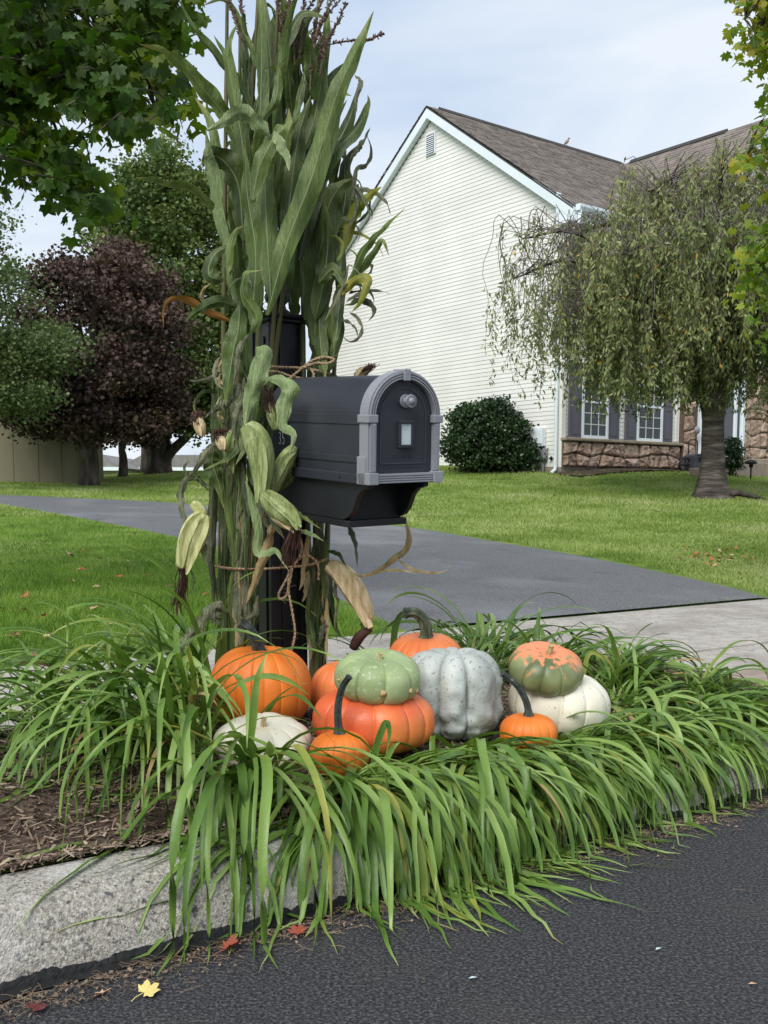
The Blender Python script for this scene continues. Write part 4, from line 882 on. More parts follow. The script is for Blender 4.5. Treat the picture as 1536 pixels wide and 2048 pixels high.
# ------------------------------------------------------------------ pumpkins
def pumpkin(nm, label, cat, px, pyb, Y, wid, hgt, ribs, depth, m, stem, tilt=(0, 0, 0), z0=None, warts=0, dim=.2, seed=1, pw=2.4, squash=1., stem_m=None, lump=0., rot=0., group=None):
    rnd = random.Random(seed); p = at(px, 1400, Y); r0 = wid/2; z = pyb
    root = empty(nm, M=Matrix.Translation((p.x, Y, z)) @ Matrix.Rotation(R(tilt[0]), 4, 'X') @ Matrix.Rotation(R(tilt[1]), 4, 'Y') @ Matrix.Rotation(rot, 4, 'Z')); tag(root, label, cat, group)
    NR = 14; nt, nv = ribs*NR, 44; vs = []; rw = [rnd.uniform(.75, 1.25) for _ in range(ribs)]; tot = sum(rw); acc = [0]
    for q in rw: acc.append(acc[-1]+q/tot*2*math.pi)
    dp = [rnd.uniform(.7, 1.3) for _ in range(ribs)]; hh = [rnd.uniform(-.03, .03) for _ in range(ribs)]
    for i in range(nv+1):
        v = math.pi*i/nv; ex = 2/pw; sv_ = math.sin(v)**ex; cv = math.copysign(abs(math.cos(v))**ex, math.cos(v))
        for j in range(nt):
            k = j//NR; f = .5-.5*math.cos(math.pi*(j % NR)/NR); th = acc[k]+f*(acc[k+1]-acc[k]); prof = abs(math.sin(math.pi*f))**(.42 if depth < .07 else .5)
            d = depth*dp[k]*(1-prof)*(sv_**.5 if sv_ > 0 else 0); dd2 = (1-d*(1 if sv_ > .12 else sv_/.12))
            rr = r0*sv_*dd2*(1+.03*math.sin(2*th+seed)+hh[k])
            zz = cv*(1-.35*d*(1 if cv > 0 else .6)) - dim*math.exp(-(sv_/.32)**2)*(1 if cv > 0 else -.5)
            x, y, z_ = rr*math.cos(th), rr*math.sin(th), hgt/2*(zz)+hgt/2
            if lump:
                q = Vector((x, y, z_))*22; nn_ = mnoise.noise(q)*.6+mnoise.noise(q*2.1)*.35; lo = 1-float(sstep(z_/hgt, .45, .8)); s2 = 1+lump*nn_*(.35+lo); x *= s2; y *= s2
            vs.append((x, y, z_))
    fs = [(i*nt+j, (i+1)*nt+j, (i+1)*nt+(j+1) % nt, i*nt+(j+1) % nt) for i in range(nv) for j in range(nt)]
    body = MB().add(vs, fs).build('body', m, root, smooth=True)
    zt_ = hgt*(1-.5*dim)-hgt*.03
    kind, length, rad, curve = stem; sm = stem_m
    pts = catmull([Vector((0, 0, zt_-.005))]+[Vector(q)+Vector((0, 0, zt_)) for q in curve], 16)
    ns = 14; mbs = MB(); mbs.tube(pts, [rad*(1.9-.9*min(1, i/2.5)) if i < 3 else rad*(1-.25*(i/15)) + (rad*.18 if i == 15 else 0) for i in range(16)], ns)
    # ridged stem
    for i in range(16):
        for j in range(0, ns, 2):
            q = Vector(mbs.v[i*ns+j]); mbs.v[i*ns+j] = tuple(pts[i]+(q-pts[i])*.74)
    st = mbs.build('stem', sm, root, smooth=False)
    if kind == 'cut': MB().tube([pts[-1], pts[-1]+(pts[-1]-pts[-2]).normalized()*.002], rad*.8, 10).build('cut_face', M_stemt, st)
    for i in range(warts):
        a = rnd.uniform(-2.9, -.3)-rot; vv = rnd.uniform(-.8, .35); c_ = Vector((r0*.975*math.cos(vv)*math.cos(a), r0*.975*math.cos(vv)*math.sin(a), hgt/2+hgt/2*math.sin(vv)*.93)); rr = rnd.uniform(.005, .011)
        w2 = MB(); vs = []; 
        for ii in range(6):
            for jj in range(8):
                t1, t2 = math.pi*ii/5, 2*math.pi*jj/8; vs.append(c_+Vector((math.sin(t1)*math.cos(t2), math.sin(t1)*math.sin(t2), math.cos(t1)))*rr*rnd.uniform(.75, 1.1))
        w2.add(vs, [(ii*8+jj, (ii+1)*8+jj, (ii+1)*8+(jj+1) % 8, ii*8+(jj+1) % 8) for ii in range(5) for jj in range(8)]).build('wart', M_wart, root, smooth=True)
    return root
V3 = Vector
pumpkin('pumpkin', 'large bright orange pumpkin with dark grey green curved stem, left of the heap', 'pumpkin', 521, .205, 3.45, .338, .300, 20, .032, PM['orange'],
        ('s', 0, .024, [(-.005, 0, .02), (-.015, -.005, .05), (-.035, -.01, .085), (-.062, -.01, .108)]), seed=3, pw=2.35, dim=.16, stem_m=M_stemb)
pumpkin('pumpkin', 'flat creamy white pumpkin at front left below the large orange one', 'pumpkin', 523, .185, 3.08, .302, .150, 11, .12, PM['white'],
        ('s', 0, .010, [(0, 0, .01), (.001, 0, .022), (.002, 0, .034)]), seed=5, pw=2.3, dim=.30, tilt=(9, 3, 0), stem_m=M_stemt)
pumpkin('pumpkin', 'wide reddish orange flattened pumpkin carrying the pale green squash', 'pumpkin', 744, .20, 3.2, .385, .205, 12, .055, PM['red'],
        ('s', 0, .010, [(0, 0, .005), (0, 0, .01), (0, 0, .015)]), seed=9, pw=2.5, dim=.28, stem_m=M_stemt)
pumpkin('squash', 'pale green warty squash stacked on the reddish orange pumpkin', 'squash', 752, .374, 3.17, .270, .150, 10, .09, PM['green'],
        ('cut', 0, .009, [(0, 0, .006), (0, 0, .014), (.001, 0, .024)]), seed=12, pw=2.6, dim=.26, tilt=(10, 5, 0), warts=9, stem_m=M_stemt)
pumpkin('pumpkin', 'orange pumpkin half hidden behind leaves between post and green squash', 'pumpkin', 694, .20, 3.62, .25, .225, 16, .035, PM['orange2'],
        ('s', 0, .012, [(0, 0, .01), (0, 0, .03), (.01, 0, .05)]), seed=14, stem_m=M_stemd)
pumpkin('pumpkin', 'matte orange pumpkin at the back with thick hooked green stem', 'pumpkin', 850, .24, 3.78, .300, .265, 18, .04, PM['orange2'],
        ('s', 0, .025, [(.004, 0, .02), (.0, 0, .055), (-.015, 0, .085), (-.045, -.01, .107), (-.078, -.02, .106)]), seed=17, dim=.15, stem_m=M_stemd, tilt=(5, 0, 0))
pumpkin('squash', 'lumpy pale grey deeply ribbed squash in the middle of the heap', 'squash', 906, .19, 3.42, .345, .310, 8, .27, PM['grey'],
        ('s', 0, .010, [(0, 0, .004), (0, 0, .008), (0, 0, .012)]), seed=21, pw=2.9, dim=.22, lump=.15, stem_m=M_stemt, rot=1.25)
pumpkin('pumpkin', 'largest white pumpkin at the right under the two tone squash', 'pumpkin', 1108, .17, 3.55, .372, .235, 11, .065, PM['white'],
        ('s', 0, .010, [(0, 0, .005), (0, 0, .01), (0, 0, .015)]), seed=24, pw=2.35, dim=.2, stem_m=M_stemt, tilt=(2, 8, 0))
pumpkin('squash', 'green and orange two tone squash stacked on the largest white pumpkin', 'squash', 1083, .352, 3.48, .250, .150, 10, .06, PM['turban'],
        ('cut', 0, .0125, [(0, 0, .01), (.002, 0, .02), (.003, 0, .036)]), seed=27, pw=2.3, dim=.2, tilt=(22, 6, 0), stem_m=M_stemt)
pumpkin('pumpkin', 'small orange pumpkin with long black stem at the front centre', 'pumpkin', 679, .18, 2.98, .178, .135, 16, .032, PM['orange'],
        ('s', 0, .0125, [(-.004, 0, .03), (-.005, 0, .08), (.002, 0, .125), (.014, 0, .155), (.030, -.01, .178)]), seed=31, dim=.14, stem_m=M_stemb)
pumpkin('pumpkin', 'small orange pumpkin with long black stem before the largest white pumpkin', 'pumpkin', 1058, .185, 3.25, .186, .125, 16, .032, PM['orange'],
        ('s', 0, .0125, [(-.002, 0, .025), (-.012, 0, .06), (-.035, 0, .10), (-.062, -.005, .125), (-.088, -.01, .145)]), seed=34, dim=.14, stem_m=M_stemb)
# ------------------------------------------------------------------ corn shocks
gA = at(465, 1340, 3.9); gA = Vector((gA.x, 3.9, G(gA.x, 3.9))); gB = at(636, 1330, 4.12); gB = Vector((gB.x, 4.12, G(gB.x, 4.12)))
shockA = empty('corn_shock', gA); tag(shockA, 'tall bundle of green corn stalks with husked ears left of the post', 'corn shock')
shockB = empty('corn_shock', gB); tag(shockB, 'darker bundle of corn stalks tied to the right side of the post', 'corn shock')
VIEW = Vector((0, 1, 0))
def leaf_mesh(P3, W3, roll, fold, wave, key, parent, name='leaf', midrib=True, seed=0, split=False):
    crum = {'p': .32, 'w': .7, 't': .5, 'y': .4}.get(key, .22) if isinstance(key, str) else 0
    rnd = random.Random(seed); n = len(P3); cols = (-1, -.66, -.32, -.045, .045, .32, .66, 1) if midrib else (-1, -.5, 0, .5, 1); k = len(cols)
    off = parent.location; vs = []; ph, fr_ = rnd.uniform(0, 6), rnd.uniform(2.2, 4.5)
    for i, p in enumerate(P3):
        t = (P3[min(i+1, n-1)]-P3[max(i-1, 0)]).normalized(); vd = (p-cam.location).normalized(); sv_ = t.cross(vd)
        sv_ = sv_.normalized() if sv_.length > 1e-4 else Vector((1, 0, 0)); nm_ = sv_.cross(t).normalized(); r_ = (roll[i] if hasattr(roll, '__len__') else roll)+crum*1.6*mnoise.noise((i*.35, seed*.7, 1))
        a = sv_*math.cos(r_)+nm_*math.sin(r_); b = a.cross(t).normalized(); f = i/(n-1)
        for c_ in cols:
            wv = wave*W3[i]*(math.sin(fr_*6.28*f+ph+(1.3 if c_ > 0 else 0))*abs(c_)**1.5+.25*mnoise.noise((f*9, c_*2, seed*1.7)))
            vs.append(p+a*(c_*W3[i]*(1+(.14+.35*crum)*mnoise.noise((f*(9+14*crum)+seed, c_*1.5, 3))))+b*(fold*abs(c_)*W3[i]+wv)-off)
    fs = [(i*k+j, i*k+j+1, (i+1)*k+j+1, (i+1)*k+j) for i in range(n-1) for j in range(k-1)]
    me = bpy.data.meshes.new(name); me.from_pydata([tuple(v) for v in vs], [], fs); me.materials.append(key if not isinstance(key, str) else CORN[key]); me.materials.append(M_midrib)
    tip = rnd.choice((.35, .7, 1.)); ta = me.attributes.new('tint', 'FLOAT', 'POINT'); ta.data.foreach_set('value', [tip*max(0, (i/(n-1)-.62)/.38)**1.4+(.22*tip if abs(c_) == 1 else 0) for i in range(n) for c_ in cols])
    if midrib and isinstance(key, str) and key in 'gdpy':
        me.polygons.foreach_set('material_index', [1 if (i % (k-1)) == 3 and (i//(k-1)) < n*.8 else 0 for i in range(len(fs))])
    me.polygons.foreach_set('use_smooth', [True]*len(fs))
    return link(bpy.data.objects.new(name, me), parent)
def CL(pp, wpx, Y0, Y1, r0, r1, key, par=None, fold=.36, wave=.30, seed=None, shape='leaf', n=26):
    seed = seed if seed is not None else int(pp[0][0]*7+pp[-1][1]*3) % 9973
    par = par or shockA; m = len(pp); P = [at(x, y, Y0+(Y1-Y0)*i/(m-1)) for i, (x, y) in enumerate(pp)]; P3 = catmull(P, n)
    prof = []
    for i in range(n):
        t = i/(n-1)
        if shape == 'leaf': q = (1-t**1.6)**.85*(.12+.3*min(1, t*9)+.58*min(1, t*2.6))*1.06
        elif shape == 'mid': q = math.sin(math.pi*(t*.94+.03))**.75
        elif shape == 'ear': q = math.sin(math.pi*(t*.96+.02))**.6
        else: q = 1-.9*t**3
        prof.append(max(.02, q)*wpx/2/F_PX*P3[i].y)
    return leaf_mesh(P3, prof, [r0+(r1-r0)*i/(n-1) for i in range(n)], fold, wave, key, par, seed=seed, midrib=True)
def leaf2w(): pass
A_ = 3.85
LV = [
 ([(534, 630), (573, 488), (624, 352), (671, 195), (714, 98), (747, 22)], 58, 3.72, 3.7, .35, .1, 'g'),
 ([(538, 560), (519, 400), (519, 273), (523, 117), (519, 0), (517, -60)], 38, 3.80, 3.8, .4, .7, 'g'),
 ([(573, 508), (550, 312), (542, 137), (534, 59), (523, -30)], 46, 3.85, 3.9, -.2, .5, 'd'),
 ([(495, 508), (487, 312), (472, 215), (456, 125), (458, 80), (474, 48)], 34, 3.82, 3.8, .2, .6, 'g'),
 ([(519, 290), (487, 184), (441, 121), (402, 74), (378, 43), (350, -20)], 24, 3.88, 3.9, .5, .9, 'g'),
 ([(492, 330), (456, 242), (417, 191), (370, 137), (323, 102), (280, 88)], 40, 3.84, 3.7, .1, .8, 'g'),
 ([(540, 275), (507, 240), (480, 226), (448, 244), (410, 263)], 40, 3.66, 3.6, .2, .1, 'p'),
 ([(519, 246), (550, 203), (556, 156), (550, 137), (528, 137)], 22, 3.68, 3.7, -.3, 1.0, 'g'),
 ([(505, 400), (519, 332), (550, 273), (573, 250), (578, 216)], 42, 3.66, 3.66, .2, .7, 'g'),
 ([(548, 262), (562, 288), (574, 312), (578, 342)], 26, 3.64, 3.62, .3, .2, 'p'),
 ([(458, 515), (433, 410), (421, 332), (417, 305), (412, 262)], 34, 3.78, 3.7, .5, .2, 'p'),
 ([(487, 480), (476, 371), (447, 322), (418, 312), (405, 335)], 62, 3.82, 3.75, .3, .6, 'd'),
 ([(466, 475), (417, 406), (370, 375), (323, 367), (290, 358), (270, 356)], 26, 3.80, 3.6, .6, .9, 'g'),
 ([(550, 527), (585, 430), (632, 352), (675, 297), (714, 254), (734, 211), (735, 190)], 44, 3.74, 3.8, .2, .9, 'g'),
 ([(542, 600), (534, 469), (530, 352), (536, 255)], 52, 3.72, 3.75, 0, .2, 'g'),
 ([(503, 650), (511, 508), (495, 390), (488, 290)], 50, 3.74, 3.76, .1, .5, 'g'),
 ([(566, 508), (581, 390), (597, 273), (622, 190)], 46, 3.78, 3.8, .3, 0, 'd'),
 ([(597, 520), (628, 390), (652, 273), (694, 200)], 42, 3.9, 3.95, .2, .5, 'd'),
 ([(562, 560), (590, 440), (640, 340), (694, 250), (720, 160)], 50, 3.9, 3.95, .5, .3, 'd'),
 ([(520, 420), (500, 300), (497, 180), (486, 90), (490, 20)], 34, 3.92, 3.95, .5, .5, 'd'),
 ([(560, 420), (580, 280), (588, 150), (600, 60)], 40, 3.95, 3.98, .2, .6, 'd'),
 ([(570, 460), (612, 300), (640, 180), (652, 60), (655, -10)], 34, 3.9, 3.9, .4, .7, 'g'),
 ([(600, 440), (625, 280), (600, 160), (560, 60), (540, 10)], 22, 3.95, 3.9, .2, .8, 'd'),
 ([(710, 150), (722, 165), (712, 200), (714, 225)], 12, 3.7, 3.68, .4, .2, 'w'),
 ([(500, 670), (514, 634), (486, 586), (492, 546), (522, 540)], 26, 3.64, 3.62, -.3, 1.25, 'g'),
 ([(456, 570), (454, 527), (468, 469), (484, 452)], 22, 3.68, 3.66, .9, .1, 'g'),
 ([(447, 562), (417, 548), (430, 508), (474, 486)], 34, 3.72, 3.74, .3, .4, 'd'),
 ([(476, 615), (440, 603), (400, 618), (370, 645)], 28, 3.7, 3.6, .2, .3, 'd'),
 ([(468, 645), (417, 625), (366, 598), (331, 609), (327, 656)], 18, 3.74, 3.6, .1, .9, 'o'),
 ([(480, 610), (476, 660), (466, 704), (457, 767), (452, 812)], 50, 3.68, 3.64, .1, .2, 'g'),
 ([(499, 668), (478, 700), (472, 746), (466, 775)], 16, 3.6, 3.6, .2, .7, 'w'),
 ([(512, 695), (528, 712), (512, 767), (497, 808), (490, 858)], 46, 3.6, 3.58, .1, .2, 'p'),
 ([(535, 757), (566, 762), (582, 783), (570, 812), (566, 850), (588, 870), (578, 915)], 40, 3.56, 3.5, .1, .3, 'p'),
 ([(480, 766), (482, 808), (470, 850), (480, 905)], 28, 3.62, 3.6, .2, .5, 'w'),
 ([(466, 798), (437, 817), (410, 835)], 22, 3.68, 3.62, .2, .5, 'w'),
 ([(455, 905), (432, 890), (412, 908), (391, 942), (376, 950), (368, 933), (395, 903)], 18, 3.66, 3.6, .2, .6, 'w'),
 ([(428, 900), (424, 925), (436, 960), (450, 1020)], 44, 3.68, 3.68, .1, .3, 'd'),
 ([(376, 948), (362, 992), (368, 1034), (378, 1056)], 20, 3.66, 3.62, .2, .3, 'w'),
 ([(385, 945), (400, 960), (420, 985)], 14, 3.68, 3.68, .5, .3, 'd'),
 ([(492, 962), (507, 1013), (518, 1065), (516, 1103), (534, 1106), (552, 1100), (564, 1120), (578, 1142)], 24, 3.58, 3.55, .2, .6, 'p'),
 ([(575, 1020), (601, 1030), (642, 1058)], 13, 3.6, 3.6, .3, .5, 'g'),
 ([(596, 1061), (622, 1067), (648, 1082)], 12, 3.6, 3.6, .3, .5, 'p'),
 ([(545, 1045), (535, 1096), (512, 1159), (490, 1212)], 26, 3.7, 3.74, .2, .3, 't'),
 ([(458, 1223), (428, 1217), (399, 1252), (366, 1290), (342, 1338)], 34, 3.66, 3.5, .2, .3, 'w'),
 ([(380, 1136), (388, 1161), (381, 1190)], 6, 3.6, 3.58, .2, .3, 'd'),
 ([(412, 1086), (408, 1107), (415, 1130)], 14, 3.62, 3.6, .2, .3, 'w'),
 ([(516, 1190), (512, 1225), (490, 1240), (470, 1226)], 16, 3.68, 3.66, .5, .2, 'w'),
 ([(500, 900), (520, 960), (570, 960), (600, 900)], 44, 3.74, 3.70, .1, .3, 'g'),
]
LVB = [
 ([(628, 690), (636, 547), (652, 430), (675, 379), (704, 357)], 72, 3.92, 3.9, .1, .3, 'd'),
 ([(640, 600), (668, 500), (690, 400), (690, 330), (716, 290)], 52, 3.98, 4.0, .3, .5, 'd'),
 ([(610, 640), (620, 520), (640, 420), (650, 330)], 46, 3.98, 4.0, .5, .3, 'g'),
 ([(690, 500), (706, 430), (734, 395), (763, 373)], 30, 3.88, 3.8, .3, .2, 'y'),
 ([(688, 590), (722, 508), (761, 461), (810, 416)], 22, 3.86, 3.7, .5, .8, 'g'),
 ([(675, 590), (714, 547), (745, 508), (765, 480), (778, 512)], 20, 3.86, 3.8, .4, .5, 'g'),
 ([(684, 590), (714, 559), (737, 562), (722, 602), (704, 624)], 24, 3.84, 3.78, .1, .4, 'y'),
 ([(656, 745), (672, 690), (680, 640), (672, 590)], 26, 3.9, 3.9, .3, .4, 'd'),
 ([(636, 566), (667, 539), (694, 580)], 34, 3.85, 3.8, .2, .5, 'd'),
 ([(700, 420), (712, 340), (732, 330), (742, 300), (733, 270)], 14, 3.9, 3.85, .5, .9, 'w'),
 ([(690, 480), (716, 400), (712, 370), (740, 430), (716, 465)], 12, 3.85, 3.8, .5, .9, 'w'),
 ([(660, 520), (664, 470), (700, 440), (708, 380)], 46, 3.95, 3.9, .2, .2, 'g'),
 ([(650, 640), (672, 600), (690, 560), (700, 530), (745, 575)], 10, 3.82, 3.75, .5, .4, 'w'),
 ([(677, 1134), (670, 1180), (677, 1204), (670, 1251), (676, 1290)], 11, 3.86, 3.82, .3, 1.2, 'w'),
 ([(654, 1101), (677, 1108), (695, 1138)], 12, 3.9, 3.8, .3, .4, 'd'),
 ([(697, 1055), (702, 1063), (711, 1087), (715, 1138)], 16, 3.8, 3.75, .2, .4, 'w'),
 ([(804, 1030), (820, 1068), (811, 1101), (785, 1120), (759, 1141), (724, 1152), (700, 1144)], 18, 3.7, 3.75, .6, .2, 't'),
 ([(790, 1115), (818, 1134), (841, 1143), (888, 1143), (898, 1125)], 9, 3.7, 3.62, .3, .6, 't'),
 ([(758, 1143), (794, 1140), (840, 1148)], 8, 3.7, 3.65, .4, .2, 't'),
 ([(640, 1070), (640, 1150), (628, 1240), (634, 1300)], 24, 3.98, 3.98, .2, .5, 'd'),
 ([(652, 1080), (650, 1150), (645, 1200)], 18, 3.94, 3.94, .2, .5, 'g'),
 ([(650, 1240), (645, 1270), (636, 1300)], 16, 3.94, 3.94, .2, .8, 'w'),
 ([(722, 1215), (728, 1245), (722, 1270)], 18, 3.92, 3.92, .2, .5, 'y'),
]
for a in LV: CL(*a)
LVB += [([(640, 730), (634, 660), (622, 590), (624, 500)], 44, 4.0, 4.0, -.2, .3, 'd'), ([(590, 640), (586, 570), (596, 490), (604, 420)], 40, 4.1, 4.08, .4, .1, 'g'), ([(640, 720), (628, 640), (640, 560), (660, 500)], 40, 3.96, 3.9, .1, .4, 'd'), ([(630, 640), (648, 560), (656, 480), (652, 410)], 46, 3.9, 3.88, -.3, .2, 'g'), ([(668, 700), (664, 640), (674, 590), (690, 540)], 26, 3.9, 3.86, .3, .5, 'g')]
for a in LVB: CL(*a, par=shockB)
for i in range(26):      # thin curling leaf ends at the outer side of the right bundle and round the left one
    rr_ = random.Random(900+i); B2 = i < 17; x, y = (rr_.uniform(672, 712), rr_.uniform(300, 640)) if B2 else (rr_.uniform(420, 460), rr_.uniform(560, 1010)); a = rr_.uniform(-1.1, .2) if B2 else rr_.uniform(2.2, 4.2); q = [(x, y)]; st = rr_.uniform(12, 24); cv = rr_.uniform(-.7, .7)
    for k in range(5): a += cv*(1+.4*k)*.6; x += math.cos(a)*st; y += math.sin(a)*st; q.append((x, y))
    CL(q, rr_.uniform(6, 16), (3.88 if B2 else 3.76)+rr_.uniform(-.06, .04), (3.86 if B2 else 3.7), rr_.uniform(0, .8), rr_.uniform(0, 1.5), rr_.choice('gwydw' if B2 else 'wwdt'), par=shockB if B2 else shockA, seed=i, n=20)
# stalks
def stalk(par, base, top, r0, r1, Yb, Yt, sm=M_stalk):
    P = [at(base[0], base[1], Yb), at((base[0]*.6+top[0]*.4)+random.uniform(-6, 6), base[1]*.6+top[1]*.4, Yb*.6+Yt*.4), at(top[0], top[1], Yt)]
    P[0].z = G(P[0].x, P[0].y)-.02
    pts = catmull(P, 30); rr = [(r0+(r1-r0)*i/29)*(1.16 if i % 5 == 0 else 1.0) for i in range(30)]
    MB().tube([p-par.location for p in pts], rr, 9).build('stalk', sm, par, smooth=True); return pts
SA = []
for i, (b, t) in enumerate([((437, 1340), (455, -60)), ((450, 1345), (520, -80)), ((464, 1340), (480, 60)), ((478, 1340), (560, -60)), ((492, 1335), (590, 60)), ((470, 1342), (640, -20)), ((485, 1340), (545, 120))]):
    SA.append(stalk(shockA, b, t, .0135, .006, 3.86+.05*(i % 3), 3.88+.05*(i % 3)))
SB = []
for i, (b, t) in enumerate([((626, 1330), (600, 260)), ((636, 1335), (650, 120)), ((644, 1330), (690, 300)), ((632, 1330), (630, 40))]):
    SB.append(stalk(shockB, b, t, .013, .006, 4.02+.05*(i % 3), 4.05+.04*(i % 2)))
# filler leaves up the stalks
def filler(SS, par, y0, y1, n, wr, keys, lean, dY, down=False, lr=(120, 300)):
    for i in range(n):
        st = random.choice(SS); k = random.randint(2, 27); p = st[k]; r_ = p-cam.location
        # pixel height via similar triangles around the horizon
        py = HOR-(p.z-CAM_Z)/p.y*F_PX; px = 768+F_PX*p.x/p.y
        if not (y0 < py < y1): continue
        L = random.uniform(*lr); dx = random.gauss(lean, .28)*L; sg = 1 if down else -1
        pp = [(px+random.uniform(-8, 8), py), (px+dx*.25, py+sg*L*.4), (px+dx*.6, py+sg*L*.8), (px+dx*1.05, py+sg*L*(1.0 if random.random() < .6 else .75))]
        mids = [(pp[j][0]+(pp[j+1][0]-pp[j][0])*q_/4, pp[j][1]+(pp[j+1][1]-pp[j][1])*q_/4) for j in range(3) for q_ in range(5)]
        if any(530 < a_ < 618 and 570 < b_ < 745 for a_, b_ in mids) or (pp[-1][0] > 735 and pp[-1][1] < 420): continue
        Y = p.y+random.uniform(*dY); CL(pp, random.uniform(*wr), Y, Y-random.uniform(-.1, .15), random.uniform(-.6, .6), random.uniform(-1, 1), random.choice(keys), par=par, fold=.3, seed=i*13+n)
filler(SA, shockA, 60, 700, 110, (15, 34), 'ggdg', .12, (-.12, .1))
filler(SB, shockB, 320, 760, 40, (16, 34), 'ddgg', .16, (-.08, .1), lr=(100, 240))
filler(SA, shockA, 560, 1020, 64, (16, 32), 'gwdwg', -.05, (-.2, .02), down=True, lr=(90, 240))
filler(SB, shockB, 420, 760, 40, (24, 44), 'ddgd', .02, (-.14, .02), down=True, lr=(120, 260))
filler(SB, shockB, 1000, 1250, 26, (10, 20), 'wdtd', .05, (-.1, .02), down=True, lr=(60, 160))
# sheathed lower bundle: overlapping vertical dried leaves
for i in range(78):
    x = random.gauss(468, 20); y0 = random.uniform(740, 1180); L = random.uniform(120, 330); y1 = min(y0+L, 1345); x = min(max(x, 424), 512); Y = 3.86-.10*math.sqrt(max(0, 1-((x-468)/48)**2))-random.uniform(-.01, .035)
    CL([(x, y0), (x+random.uniform(-8, 8), (y0*2+y1)/3), (x+random.uniform(-10, 10)*.7, (y0+2*y1)/3), (468+(x-468)*.92+random.uniform(-8, 8), y1)], random.uniform(12, 26), Y, Y, random.uniform(-.7, .7), random.uniform(-.7, .7), random.choice('ddwwgdt' if y0 > 900 else 'dgwg'), fold=.5, wave=.3, seed=i, n=16)
for i in range(22):
    x = random.uniform(620, 656); y0 = random.uniform(1040, 1200); y1 = min(y0+random.uniform(80, 200), 1335); Y = 4.0-random.uniform(0, .05)
    CL([(x, y0), (x+random.uniform(-6, 6), (y0+y1)/2), (x+random.uniform(-8, 8), y1)], random.uniform(9, 18), Y, Y, random.uniform(-.7, .7), random.uniform(-.7, .7), random.choice('ddwtd'), par=shockB, fold=.5, wave=.35, seed=i+500, n=14)
for i in range(12):   # dried leaf wound round the foot of the bundle
    a0 = random.uniform(0, 6.28); cx_ = at(470, 1234, 3.86); r_ = .078
    P3 = [Vector((cx_.x+r_*1.1*math.cos(a0+t*.22), 3.86+r_*math.sin(a0+t*.22), cx_.z+random.gauss(0, .004)+.018*math.sin(i+t*.5))) for t in range(14)]
    leaf_mesh(P3, [.007+.004*math.sin(t*.5+i) for t in range(14)], .4, .3, .4, 'w', shockA, name='binding_leaf', midrib=False, seed=i)
# tassels
def tassel(par, pts, Y, n=1.):
    P = [at(x, y, Y) for x, y in pts]; c_ = catmull(P, 26); mb = MB(); mb.tube([p-par.location for p in c_], [.0022]*26, 4)
    for i in range(4, 26):
        for k in range(5):
            f = random.random(); q = c_[i].lerp(c_[min(i+1, 25)], f)-par.location; t = (c_[min(i+1, 25)]-c_[i-1]).normalized()
            d = (t*.8+Vector((random.gauss(0, .55), random.gauss(0, .5), random.gauss(0, .3)))).normalized(); mb.tube([q, q+d*.008, q+d*.015], [.0018, .0030, .0008], 4)
    return mb.build('tassel', M_tassel, par)
for pts in ([(620, 170), (632, 80), (655, 30), (708, -30)], [(586, 120), (592, 70), (604, 40), (634, -10)], [(590, 130), (584, 70), (578, 20), (576, -30)], [(578, 110), (564, 50), (556, 10), (552, -30)],
            [(620, 180), (624, 117), (640, 50), (676, -20)], [(636, 96), (690, 82), (730, 82), (762, 69)], [(492, 110), (476, 55), (462, 15), (450, -30)], [(494, 120), (488, 70), (486, 30), (478, -10)], [(606, 170), (612, 110), (628, 60), (650, -30)], [(560, 90), (566, 40), (588, 0), (600, -30)], [(600, 150), (598, 90), (606, 20), (612, -20)], [(640, 150), (650, 90), (668, 60), (690, 10)], [(628, 175), (634, 140), (640, 110), (642, 70)]):
    tassel(shockA, pts, 3.84+random.uniform(-.04, .06))
